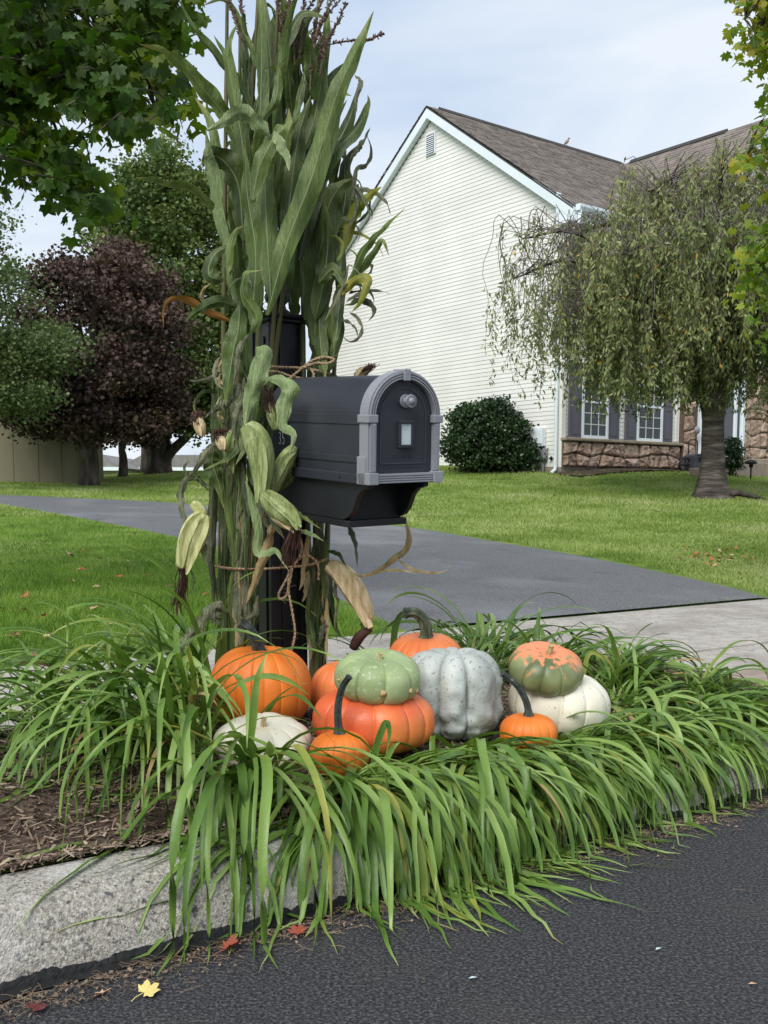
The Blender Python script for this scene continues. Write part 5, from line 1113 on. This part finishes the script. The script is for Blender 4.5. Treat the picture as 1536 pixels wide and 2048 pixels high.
# ears
def ear(par, pts, rpx, Y, m, silk=None, label=None, flaps=2, cob=False, seed=0):
    rnd = random.Random(seed); rpx *= .80; P = [at(x, y, Y) for x, y in pts]; c_ = catmull(P, 22); n = 22; S_ = 22; base = empty('ear'); base.parent = par
    rr = [rpx/F_PX*Y*max(.22 if i > 10 else .35, math.sin(math.pi*(.13+.78*i/21))**.7) for i in range(n)]; mb = MB().tube([p-par.location for p in c_], rr, S_)
    for i in range(n):
        for j in range(S_):
            q = Vector(mb.v[i*S_+j]); o = c_[i]-par.location; mb.v[i*S_+j] = tuple(o+(q-o)*(1+.05*math.sin(j*2.9+seed)+.06*mnoise.noise((j*.9, i*.22, seed))))
    mb.build('husk', m, base, smooth=True)
    if label: base['label'] = label
    for f in range(flaps):
        s0 = rnd.uniform(-.5, .5); x0, y0 = pts[0]; x1, y1 = pts[-1]; nx, ny = -(y1-y0), (x1-x0); l_ = math.hypot(nx, ny); nx, ny = nx/l_*rpx*s0, ny/l_*rpx*s0
        q = [(x+nx*(1 if 0 < i < len(pts)-1 else .5), y+ny*(1 if 0 < i < len(pts)-1 else .5)) for i, (x, y) in enumerate(pts)]; q[-1] = (q[-1][0]+rnd.uniform(-8, 8), q[-1][1]+rnd.uniform(2, 14))
        o = CL(q, rpx*.85, Y-rpx/F_PX*Y*1.02, Y-rpx/F_PX*Y*.9, 0, 0, m, par=par, fold=-.35, wave=.12, shape='mid', seed=seed+f, n=16); o.name = 'husk_leaf'; o.parent = base
    if silk:
        sp = [at(x, y, Y-.01) for x, y in silk]; mb = MB()
        for i in range(46):
            o = Vector((rnd.gauss(0, .006), rnd.gauss(0, .006), 0)); fray = rnd.random()
            q = [p-par.location+o*(1+.4*k)+Vector((rnd.gauss(0, .004), rnd.gauss(0, .004), rnd.gauss(0, .003))) for k, p in enumerate(sp)]
            q = q[:max(3, int(len(q)*(.6+.4*fray)+.5))]; mb.tube(catmull(q, 9), [.0016]*8+[.0006], 3, cap=False)
        mb.build('silk', M_silk, base)
    return base
ear(shockA, [(408, 1028), (396, 1052), (380, 1090), (362, 1136)], 34, 3.62, M_husk, [(364, 1128), (366, 1160), (362, 1188), (354, 1210), (358, 1232)], flaps=2, seed=2)
ear(shockA, [(384, 1006), (398, 1018), (412, 1032)], 15, 3.66, M_husk, flaps=2, seed=5)
ear(shockA, [(522, 985), (548, 1008), (578, 1034), (598, 1052)], 30, 3.58, M_husk_g, [(592, 1046), (586, 1075), (578, 1100), (574, 1136)], flaps=2, seed=7)
ear(shockA, [(540, 1022), (566, 1040), (596, 1060)], 18, 3.585, M_husk_t, flaps=2, seed=8)
ear(shockA, [(493, 850), (512, 878), (524, 925), (526, 996)], 34, 3.6, M_husk_g, flaps=3, seed=9)
ear(shockA, [(546, 985), (556, 950), (575, 915), (590, 892)], 22, 3.68, M_husk_g, flaps=1, seed=11)
ear(shockA, [(404, 872), (399, 850), (394, 832)], 15, 3.66, M_husk_t, [(394, 850), (392, 838), (396, 826), (402, 822)], flaps=1, seed=13)
ear(shockA, [(446, 900), (441, 880), (438, 866)], 14, 3.64, M_husk_t, [(438, 880), (436, 868), (440, 860), (446, 862)], flaps=1, seed=15)
ear(shockA, [(466, 860), (460, 900), (466, 940)], 16, 3.7, M_husk_g, flaps=1, seed=16)
ear(shockA, [(552, 860), (545, 830), (538, 805)], 15, 3.68, M_husk_g, [(548, 840), (540, 812), (534, 790), (530, 775)], flaps=0, seed=18)
ear(shockB, [(656, 1128), (688, 1152), (718, 1196), (740, 1242)], 30, 3.84, M_husk_t, flaps=3, seed=20)
ear(shockB, [(712, 764), (722, 748), (738, 736)], 14, 4.0, M_husk_t, [(716, 756), (730, 742), (742, 732), (746, 728)], flaps=0, seed=22)
e2 = MB().tube([at(736, 1240, 3.8)-gB, at(742, 1256, 3.79)-gB], [.011, .012], 10).build('cut_end', M_cob, shockB)
MB().tube([p-gB for p in catmull([at(706, 1296, 3.86), at(720, 1272, 3.84), at(742, 1258, 3.83)], 8)], [.016, .019, .021, .021, .02, .017, .014, .01], 9).build('dark_ear', M_silk, shockB, smooth=True)
# ------------------------------------------------------------------ twine
def twine(label, runs):
    t = empty('twine', at(*runs[0][0])); tag(t, label, 'twine')
    for pts in runs:
        P = catmull([at(*p) for p in pts], 16*(len(pts)-1)+1); n = len(P); L = sum((P[i+1]-P[i]).length for i in range(n-1)); m = max(24, int(L/.004)); P = catmull(P[::2]+([P[-1]] if n % 2 == 0 else []), m)
        for ph in (0, math.pi):
            q = []
            for i, p in enumerate(P):
                tt = (P[min(i+1, m-1)]-P[max(i-1, 0)]).normalized(); a = tt.cross(Vector((.3, 1, .2))).normalized(); b = tt.cross(a); an = i*.9+ph; q.append(p+(a*math.cos(an)+b*math.sin(an))*.0024-t.location)
            MB().tube(q, .0029, 5).build('strand', M_rope, t, smooth=True)
        fz_ = MB()
        for i in range(int(L*90)):
            p = random.choice(P)-t.location; d = Vector((random.gauss(0, 1), random.gauss(0, .6), random.gauss(0, 1))).normalized(); fz_.tube([p, p+d*.008, p+d*.008+Vector((random.gauss(0, .006), 0, random.gauss(0, .006)))], .0004, 3)
        fz_.build('fibre', M_rope, t)
    return t
twine('upper jute twine tied in a bow across the post above the mailbox',
      [[(524, 736, 3.80), (545, 734, 3.86), (575, 735, 3.93), (606, 736, 3.95), (640, 742, 3.93), (660, 748, 3.92)], [(532, 744, 3.80), (555, 744, 3.88), (580, 752, 3.9), (604, 757, 3.88)],
       [(566, 764, 3.86), (584, 753, 3.88), (602, 738, 3.90), (622, 722, 3.88), (646, 714, 3.86), (668, 719, 3.86), (654, 727, 3.86), (632, 726, 3.87), (606, 735, 3.89)],
       [(600, 738, 3.9), (616, 735, 3.9), (626, 744, 3.88), (627, 758, 3.88)]])
twine('lower jute twine round both corn bundles with a bow hanging down the post',
      [[(430, 1132, 3.74), (452, 1136, 3.72), (482, 1138, 3.73), (530, 1138, 3.80), (580, 1134, 3.88), (618, 1130, 3.90), (655, 1118, 3.9)],
       [(584, 1136, 3.86), (572, 1160, 3.84), (558, 1186, 3.83), (560, 1198, 3.83), (572, 1192, 3.83), (578, 1172, 3.84), (584, 1138, 3.85)],
       [(584, 1136, 3.86), (598, 1116, 3.85), (604, 1092, 3.84), (598, 1072, 3.83)], [(590, 1126, 3.86), (606, 1112, 3.85), (622, 1114, 3.85), (636, 1130, 3.86), (637, 1160, 3.86)],
       [(578, 1140, 3.85), (577, 1180, 3.83), (584, 1220, 3.82), (590, 1262, 3.82), (586, 1290, 3.82), (580, 1306, 3.82)]])
# ------------------------------------------------------------------ daylilies
def lily_leaf(root, B, phi, elev, L, wd, droop, m, seed):
    rnd = random.Random(seed); n = 17; ds_l = L/(n-1); p = Vector(B); th = elev; ph = phi; P3 = [p.copy()]
    dr = droop; rest = 0; stop = rnd.randint(1, 4)+(2 if L > .95 else 0)
    kink = rnd.randint(7, 14) if rnd.random() < .22 else -1
    for i in range(1, n):
        if i == kink: th -= rnd.uniform(.5, 1.3); ph += rnd.gauss(0, .5)
        f = i/(n-1); th -= dr*(.35+1.5*f)*ds_l*3.0; th = max(th, -1.50); ph += rnd.gauss(0, .07)
        st = Vector((math.cos(ph)*math.cos(th), math.sin(ph)*math.cos(th), math.sin(th))); q = p+st*ds_l; g = G(q.x, q.y)+.006+.012*rnd.random()
        if q.z < g:
            if g-p.z > .03: q = p+Vector((0, 0, -.2*ds_l)); 
            q.z = max(q.z, g); th = min(0, th*.25); rest += 1 if q.z < .05 else 0
        P3.append(q); p = q
        if rest > stop and i > 6: break
    n = len(P3); k = 3; vs = []; tw0, tw1 = rnd.uniform(-.35, .35), rnd.gauss(0, .75)
    for i, q in enumerate(P3):
        t = (P3[min(i+1, n-1)]-P3[max(i-1, 0)]).normalized(); f = i/(n-1)
        s_ = t.cross(Vector((0, 0, 1))); s_ = Vector((-math.sin(ph), math.cos(ph), 0)) if s_.length < .15 else s_.normalized()
        nn_ = s_.cross(t).normalized(); a = tw0+(tw1-tw0)*f**2; s2 = s_*math.cos(a)+nn_*math.sin(a); n2 = s2.cross(t)
        w_ = wd*(.55+.45*min(1, f*3))*max(.03, (1-f**3.2))**.85; fold = .38*w_
        vs += [q-s2*w_-root, q-n2*fold-root, q+s2*w_-root]
    fs = [(i*3+j, i*3+j+1, i*3+j+4, i*3+j+3) for i in range(n-1) for j in (0, 1)]
    tp = rnd.choice((0, 0, .4, 1.)); lily_leaf.tint = [tp*max(0, (i/(n-1)-.78)/.22)**1.3*1.1 for i in range(n) for _ in range(3)]
    return vs, fs
BLK = [o for o in bpy.data.objects if o.name.split('.')[0] in ('pumpkin', 'squash')]
BLK = [(o.location.copy(), max(abs(v.co.x) for v in o.children[0].data.vertices), max(v.co.z for v in o.children[0].data.vertices)) for o in BLK]
def hits(P):
    for q in P:
        for l_, r_, h_ in BLK:
            dx, dy, dz = (q.x-l_.x)/r_, (q.y-l_.y)/r_, (q.z-l_.z-h_/2)/(h_/2)
            if dx*dx+dy*dy+dz*dz < .92: return True
    return False
def clump(s, d, label, nl, heading, spread, elev, Lr, wd=.0112, droop=1., seed=0, lift=0.):
    x, y = W(s, d); z = bed_z(s, min(d, 1.6)) if d > .24 else kerb_z(d); root = Vector((x, y, z)); e = empty('daylily_clump', root); tag(e, label, 'daylily', 'daylily clumps in the mailbox bed')
    rnd = random.Random(seed*101+7)
    for i in range(nl):
        hd = heading+rnd.gauss(0, spread) if rnd.random() < .86 else rnd.uniform(0, 6.28)
        B = root+Vector((rnd.gauss(0, .035), rnd.gauss(0, .035), -.005)); el = max(.15, rnd.gauss(elev, .22)); L = rnd.uniform(*Lr)
        r_ = rnd.random(); m = M_lilyy if r_ < .07 else (M_lilyb if r_ < .10 else M_lily)
        vs, fs = lily_leaf(root, B, hd, el, L*(.7 if m is M_lilyb else 1), wd*rnd.uniform(.55, 1.25), droop*rnd.uniform(.65, 1.5), m, seed*1000+i)
        if hits([vs[q]+root for q in range(1, len(vs), 3)]): continue
        me = bpy.data.meshes.new('leaf'); me.from_pydata([tuple(v) for v in vs], [], fs); me.materials.append(m); me.polygons.foreach_set('use_smooth', [True]*len(fs)); me.attributes.new('tint', 'FLOAT', 'POINT').data.foreach_set('value', lily_leaf.tint)
        link(bpy.data.objects.new('leaf', me), e)
    return e
TOROAD = math.atan2(-N.y, -N.x); LEFT = math.atan2(-U.y, -U.x); RIGHT = math.atan2(U.y, U.x); BACK = math.atan2(N.y, N.x)
def hd(a, b, f):      # blend two headings
    x = (1-f)*math.cos(a)+f*math.cos(b); y = (1-f)*math.sin(a)+f*math.sin(b); return math.atan2(y, x)
front = [(.76, .42, 'daylily clump draping over the bare kerb, furthest left of the front row', 50, .35),
 (.97, .34, 'daylily clump below the flat white pumpkin, trailing over the kerb', 64, .22),
 (1.10, .34, 'daylily clump under the left small pumpkin with leaves reaching the road', 78, .08),
 (1.24, .33, 'daylily clump before the reddish orange pumpkin, longest leaves on the asphalt', 84, .0),
 (1.40, .33, 'daylily clump before the gap between orange and grey squash', 84, .0),
 (1.55, .34, 'daylily clump before the lumpy grey squash, hanging over the kerb', 84, .0),
 (1.70, .34, 'daylily clump left of the right small orange pumpkin at the kerb', 80, .0),
 (1.86, .34, 'daylily clump under the right small orange pumpkin at the kerb', 78, .12),
 (2.03, .34, 'daylily clump in front of the largest white pumpkin at the kerb', 76, .2),
 (2.22, .36, 'daylily clump right of the largest white pumpkin over the kerb', 74, .25),
 (2.42, .38, 'daylily clump over the kerb, third from the driveway end', 70, .3),
 (2.60, .38, 'daylily clump over the kerb, second from the driveway end', 66, .35),
 (2.78, .40, 'daylily clump over the kerb end beside the driveway apron', 60, .42)]
front += [(1.17+.165*i, .45, q, 44, (0, .2, .5)[i % 3]) for i, q in enumerate(['low daylily clump tucked under the left small orange pumpkin', 'low daylily clump at the foot of the reddish orange pumpkin', 'low daylily clump between the reddish orange pumpkin and the kerb', 'low daylily clump at the foot of the lumpy grey squash', 'low daylily clump left of the right small orange pumpkin', 'low daylily clump under the right small orange pumpkin', 'low daylily clump at the foot of the largest white pumpkin'])]
for i, (s, d, lab, nl, side) in enumerate(front):
    left = s < 1.3
    clump(s, d, lab, nl, hd(TOROAD, LEFT if left else RIGHT, side), .70, (.32 if d > .43 and s > 1 else .50) if s > .9 else .8, ((.3, .6) if d > .43 and s > 1 else (.5, 1.15) if s < 1.3 else (.5, .95) if s < 1.6 else (.42, .85) if s < 1.8 else (.36, .68)), droop=1.5 if s > .9 else 1.1, seed=i+1)
side_ = [(.44, 1.28, 'daylily clump furthest left, between grass strip and sidewalk', 50, hd(LEFT, TOROAD, .3), .9, 1.0, (.4, .75), 1.0),
 (.50, .92, 'daylily clump in the mulch left of the big orange pumpkin', 50, hd(LEFT, TOROAD, .45), .8, .95, (.4, .75), 1.0),
 (.66, .66, 'daylily clump arching over the mulch at the left end of the bed', 46, hd(TOROAD, LEFT, .5), .8, 1.0, (.5, .85), .95),
 (.78, .95, 'daylily clump left of the big orange pumpkin, arching towards the grass strip', 66, hd(LEFT, TOROAD, .3), .8, 1.05, (.5, .9), .85),
 (.70, 1.25, 'daylily clump at the sidewalk edge, far left rear of the bed', 58, LEFT, .9, 1.1, (.45, .85), .85),
 (1.02, 1.38, 'tall daylily clump against the left corn bundle by the sidewalk', 60, hd(LEFT, BACK, .3), 1.0, 1.2, (.45, .85), .75),
 (1.0, .98, 'daylily clump at the foot of the left corn bundle', 46, hd(LEFT, TOROAD, .2), .8, 1.0, (.35, .65), .95),
 (1.86, 1.32, 'daylily clump behind the green squash right of the post', 52, hd(BACK, RIGHT, .3), 1.4, .8, (.3, .55), 1.2),
 (2.10, 1.18, 'daylily clump behind the hooked stem pumpkin', 46, hd(BACK, RIGHT, .4), 1.3, .9, (.3, .6), 1.1),
 (2.30, 1.30, 'daylily clump at the rear of the bed behind the two tone squash', 66, hd(BACK, RIGHT, .5), 1.2, 1.05, (.4, .75), 1.0),
 (2.44, 1.08, 'daylily clump with upright leaves against the pale sidewalk', 64, RIGHT, 1.2, 1.0, (.35, .62), 1.1),
 (2.55, .80, 'daylily clump just right of the largest white pumpkin', 62, hd(RIGHT, TOROAD, .2), 1.0, .85, (.35, .65), 1.1),
 (2.64, .82, 'daylily clump by the apron, right rear of the bed', 56, RIGHT, .9, .8, (.32, .55), 1.2),
 (2.82, .58, 'rightmost daylily clump sprawling over the concrete apron', 44, hd(RIGHT, TOROAD, .35), .8, .7, (.35, .6), 1.2),
 (2.40, .60, 'low daylily clump between the white pumpkin and the kerb row', 50, hd(RIGHT, TOROAD, .5), .8, .6, (.35, .6), 1.3)]
for i, (s, d, lab, nl, h_, sp, el, Lr, dr) in enumerate(side_): clump(s, d, lab, nl, h_, sp, el, Lr, droop=dr, seed=40+i)
# low leaves lying round the pumpkins
clump(1.34, .42, 'low daylily leaves crossing in front of the small left pumpkin', 36, hd(TOROAD, RIGHT, .6), 1.0, .35, (.25, .45), droop=1.2, seed=71)
clump(1.92, .50, 'low daylily leaves between the grey squash and the kerb row', 36, hd(TOROAD, LEFT, .6), 1.0, .35, (.25, .45), droop=1.2, seed=72)
# single blades that cross the pumpkins
def blade(par, pts, w_, m=M_lily, seed=0):
    P3 = catmull([at(*p) for p in pts], 18); W3 = [w_/2/F_PX*P3[i].y*max(.04, (1-(i/17)**3)) for i in range(18)]
    return leaf_mesh(P3, W3, [.1, ]*18, -.3, .04, m, par, seed=seed, midrib=False)
cl = {o['label']: o for o in bpy.data.objects if o.name.startswith('daylily_clump')}
k1 = cl['daylily clump below the flat white pumpkin, trailing over the kerb']; k2 = cl['daylily clump left of the big orange pumpkin, arching towards the grass strip']; k3 = cl['daylily clump before the reddish orange pumpkin, longest leaves on the asphalt']
blade(k1, [(491, 1540, 2.86), (500, 1480, 2.86), (507, 1420, 2.86), (513, 1370, 2.87), (522, 1335, 2.87), (536, 1305, 2.88)], 19)
blade(k2, [(376, 1400, 3.2), (366, 1330, 3.2), (384, 1318, 3.2), (420, 1360, 3.15), (452, 1400, 3.12), (482, 1436, 3.1)], 14)
blade(k2, [(368, 1420, 3.2), (370, 1350, 3.2), (380, 1322, 3.2), (392, 1350, 3.18), (400, 1400, 3.15)], 12, M_lilyy)
blade(k3, [(745, 1560, 2.86), (752, 1500, 2.86), (766, 1455, 2.86), (775, 1446, 2.86), (779, 1470, 2.86), (772, 1510, 2.86)], 15)
blade(k3, [(752, 1570, 2.84), (768, 1530, 2.84), (786, 1496, 2.84), (800, 1484, 2.84)], 14)
blade(cl['daylily clump behind the hooked stem pumpkin'], [(786, 1300, 3.95), (792, 1250, 3.95), (808, 1226, 3.95), (830, 1236, 3.95)], 14)
blade(cl['daylily clump at the rear of the bed behind the two tone squash'], [(1166, 1350, 4.1), (1176, 1312, 4.1), (1190, 1306, 4.1), (1222, 1330, 4.1), (1240, 1392, 4.1)], 10, M_lilyy)
# ------------------------------------------------------------------ fallen leaves and litter
def fl_mesh(m, k):
    vs, fs = lobed(1., m, '', k+20); out = []
    rnd = random.Random(k)
    a = rnd.uniform(.5, 1.3)
    for x, y, z in vs: out.append((x, y, abs(x)**1.5*a+abs(y-.2)**2*rnd.uniform(.3, .6)+z))
    me = bpy.data.meshes.new('fallen_leaf'); me.from_pydata(out, [], fs); me.materials.append(m); return me
M_fy = mat('fallen_yellow', [c(196, 176, 96), c(220, 204, 136)], .6, scale=40, spots=[(c(120, 90, 40), 60, .62, .7, .5)]); M_fr = mat('fallen_red', [c(120, 52, 36), c(160, 84, 60)], .6, scale=40)
M_fd = mat('fallen_dark_red', [c(78, 34, 34), c(110, 52, 48)], .6, scale=40); M_ft = mat('fallen_tan', [c(170, 130, 98), c(210, 176, 146)], .7, scale=40); M_fo = mat('fallen_rust', [c(156, 82, 44), c(196, 116, 72)], .7, scale=40); M_fk = mat('fallen_dark', [c(56, 46, 32), c(96, 84, 58)], .8, scale=40)
def fallen(p, size, m, label, group=None, k=0):
    o = link(bpy.data.objects.new('fallen_leaf', fl_mesh(m, k))); o.location = (p.x, p.y, p.z+.004); o.scale = (size,)*3; o.rotation_euler = (random.gauss(0, .3), random.gauss(0, .3), random.uniform(0, 6.28)); tag(o, label, 'leaf', group)
    MB().tube([(0, .05, .02), (0, -.25, .04), (.05, -.45, .02)], .018, 4).build('leaf_stalk', m, o); return o
road = lambda x, y: 0.004
fallen(on_ground(284, 1992, road), .062, M_fy, 'pale yellow fallen maple leaf on the asphalt near the kerb', k=1)
fallen(on_ground(450, 1904, road), .066, M_fr, 'red brown fallen maple leaf against the tar at the kerb foot', k=2)
fallen(on_ground(590, 1872, road), .055, M_fr, 'red fallen leaf under the trailing daylily leaves', k=3)
fallen(on_ground(80, 2012, road), .055, M_fd, 'dark red curled leaf at the lower left road edge', k=4)
fallen(on_ground(206, 1990, road), .042, M_ft, 'tan leaf scrap at the kerb left of the yellow leaf', k=5)
for (a, b, lab) in ((1317, 1898, 'small pale petal on the asphalt, the right one of three'), (946, 1956, 'small pale petal on the asphalt, the middle one of three'), (1505, 1968, 'small tan petal at the lower right of the road')):
    p = on_ground(a, b, road); o = MB().add([(-.011, 0, 0), (0, .005, .003), (.011, 0, .001), (0, -.005, .002)], [(0, 1, 2, 3)]).build('petal', M_ft if a > 1400 else M_plate); o.location = p; o.rotation_euler[2] = a; tag(o, lab, 'petal')
spots = [(80, 330, 'k'), (290, 435, 't'), (705, 350, 'k'), (790, 335, 'o'), (940, 390, 'k'), (480, 545, 'k'), (470, 530, 't'), (575, 515, 'o'), (695, 575, 't'), (890, 590, 't'), (595, 650, 'o'), (550, 652, 't'), (1025, 695, 't'), (820, 700, 'o'), (770, 755, 't'), (1190, 770, 't'), (1430, 830, 'o'), (185, 845, 'o'), (25, 935, 'o'), (290, 990, 'o'), (80, 1130, 't'), (325, 1135, 't'), (270, 1283, 't'), (215, 1278, 'k'), (700, 905, 't'), (645, 935, 't'), (795, 1035, 't'), (510, 735, 't'), (685, 775, 't'), (180, 945, 'o')]
LAB = {'t': ('curled tan leaf lying in the near lawn grass', M_ft, 'tan leaves on the near lawn'), 'o': ('rust orange leaf lying in the near lawn grass', M_fo, 'rust leaves on the near lawn'), 'k': ('dark curled leaf lying in the near lawn grass', M_fk, 'dark leaves on the near lawn')}
for i, (a, b, k) in enumerate(spots):
    p = on_ground(a/3.49, 960+b/3.49); p.z += .03; fallen(p, random.uniform(.06, .085), LAB[k][1], LAB[k][0], LAB[k][2], i)
for i in range(30):
    p = on_ground(random.gauss(1450, 60), random.gauss(1118, 9)); p.z += .03; fallen(p, random.uniform(.05, .09), random.choice((M_ft, M_fo)), 'tan leaf scattered on the right lawn near the driveway', 'leaves scattered by the driveway', i)
n = 170; x_ = RNG.uniform(1.5, 9.5, n); y_ = RNG.uniform(14, 24, n); V = []; 
for a, b in zip(x_, y_):
    z = float(T(a, b))+.05; r_ = random.uniform(.02, .035); an = random.uniform(0, 3); V += [(a-r_*math.cos(an), b-r_*math.sin(an), z), (a, b-.012, z+.006), (a+r_*math.cos(an), b+r_*math.sin(an), z+.004), (a, b+.012, z)]
tag(npmesh('leaf_litter', V, np.arange(4*n).reshape(-1, 4), M_cherry_y), 'small yellow cherry leaves dotted over the shaded lawn', kind='stuff')
# pine needles, twigs and bark scraps along the kerb foot and the bed edge
mb = MB()
for i in range(1500):
    s_ = random.uniform(-.35, 3.2); d_ = -abs(random.gauss(0, .055))-.03 if random.random() < .95 else random.uniform(-1.2, -.1); x, y = W(s_, d_); a = random.uniform(0, 6.28); L = random.uniform(.003, .03); b = random.gauss(0, .5)
    mb.tube([(x, y, .006), (x+L*math.cos(a), y+L*math.sin(a), .009), (x+L*math.cos(a)+L*.8*math.cos(a+b), y+L*math.sin(a)+L*.8*math.sin(a+b), .006)], .0006, 3, cap=False)
tag(mb.build('debris', mat('straw', [c(92, 74, 56), c(150, 130, 104)], .9, scale=3)), 'dry needles and straw collected along the foot of the kerb', kind='stuff')
n = 2200; V = []; F = []
for i in range(n):
    s_ = random.uniform(-.4, 3.2); d_ = -abs(random.gauss(0, .05))-.04; x, y = W(s_, d_); r_ = random.uniform(.002, .008); q = len(V); a = random.uniform(0, 6)
    V += [(x+r_*math.cos(a), y+r_*math.sin(a), .006), (x+r_*.6*math.cos(a+2), y+r_*.6*math.sin(a+2), .008+r_*.3), (x+r_*math.cos(a+4), y+r_*math.sin(a+4), .006)]; F.append((q, q+1, q+2))
tag(npmesh('grit', V, F, M_chip, tint=RNG.random(len(V))), 'bark scraps and grit along the foot of the kerb', kind='stuff')
print('objects', len(bpy.data.objects))
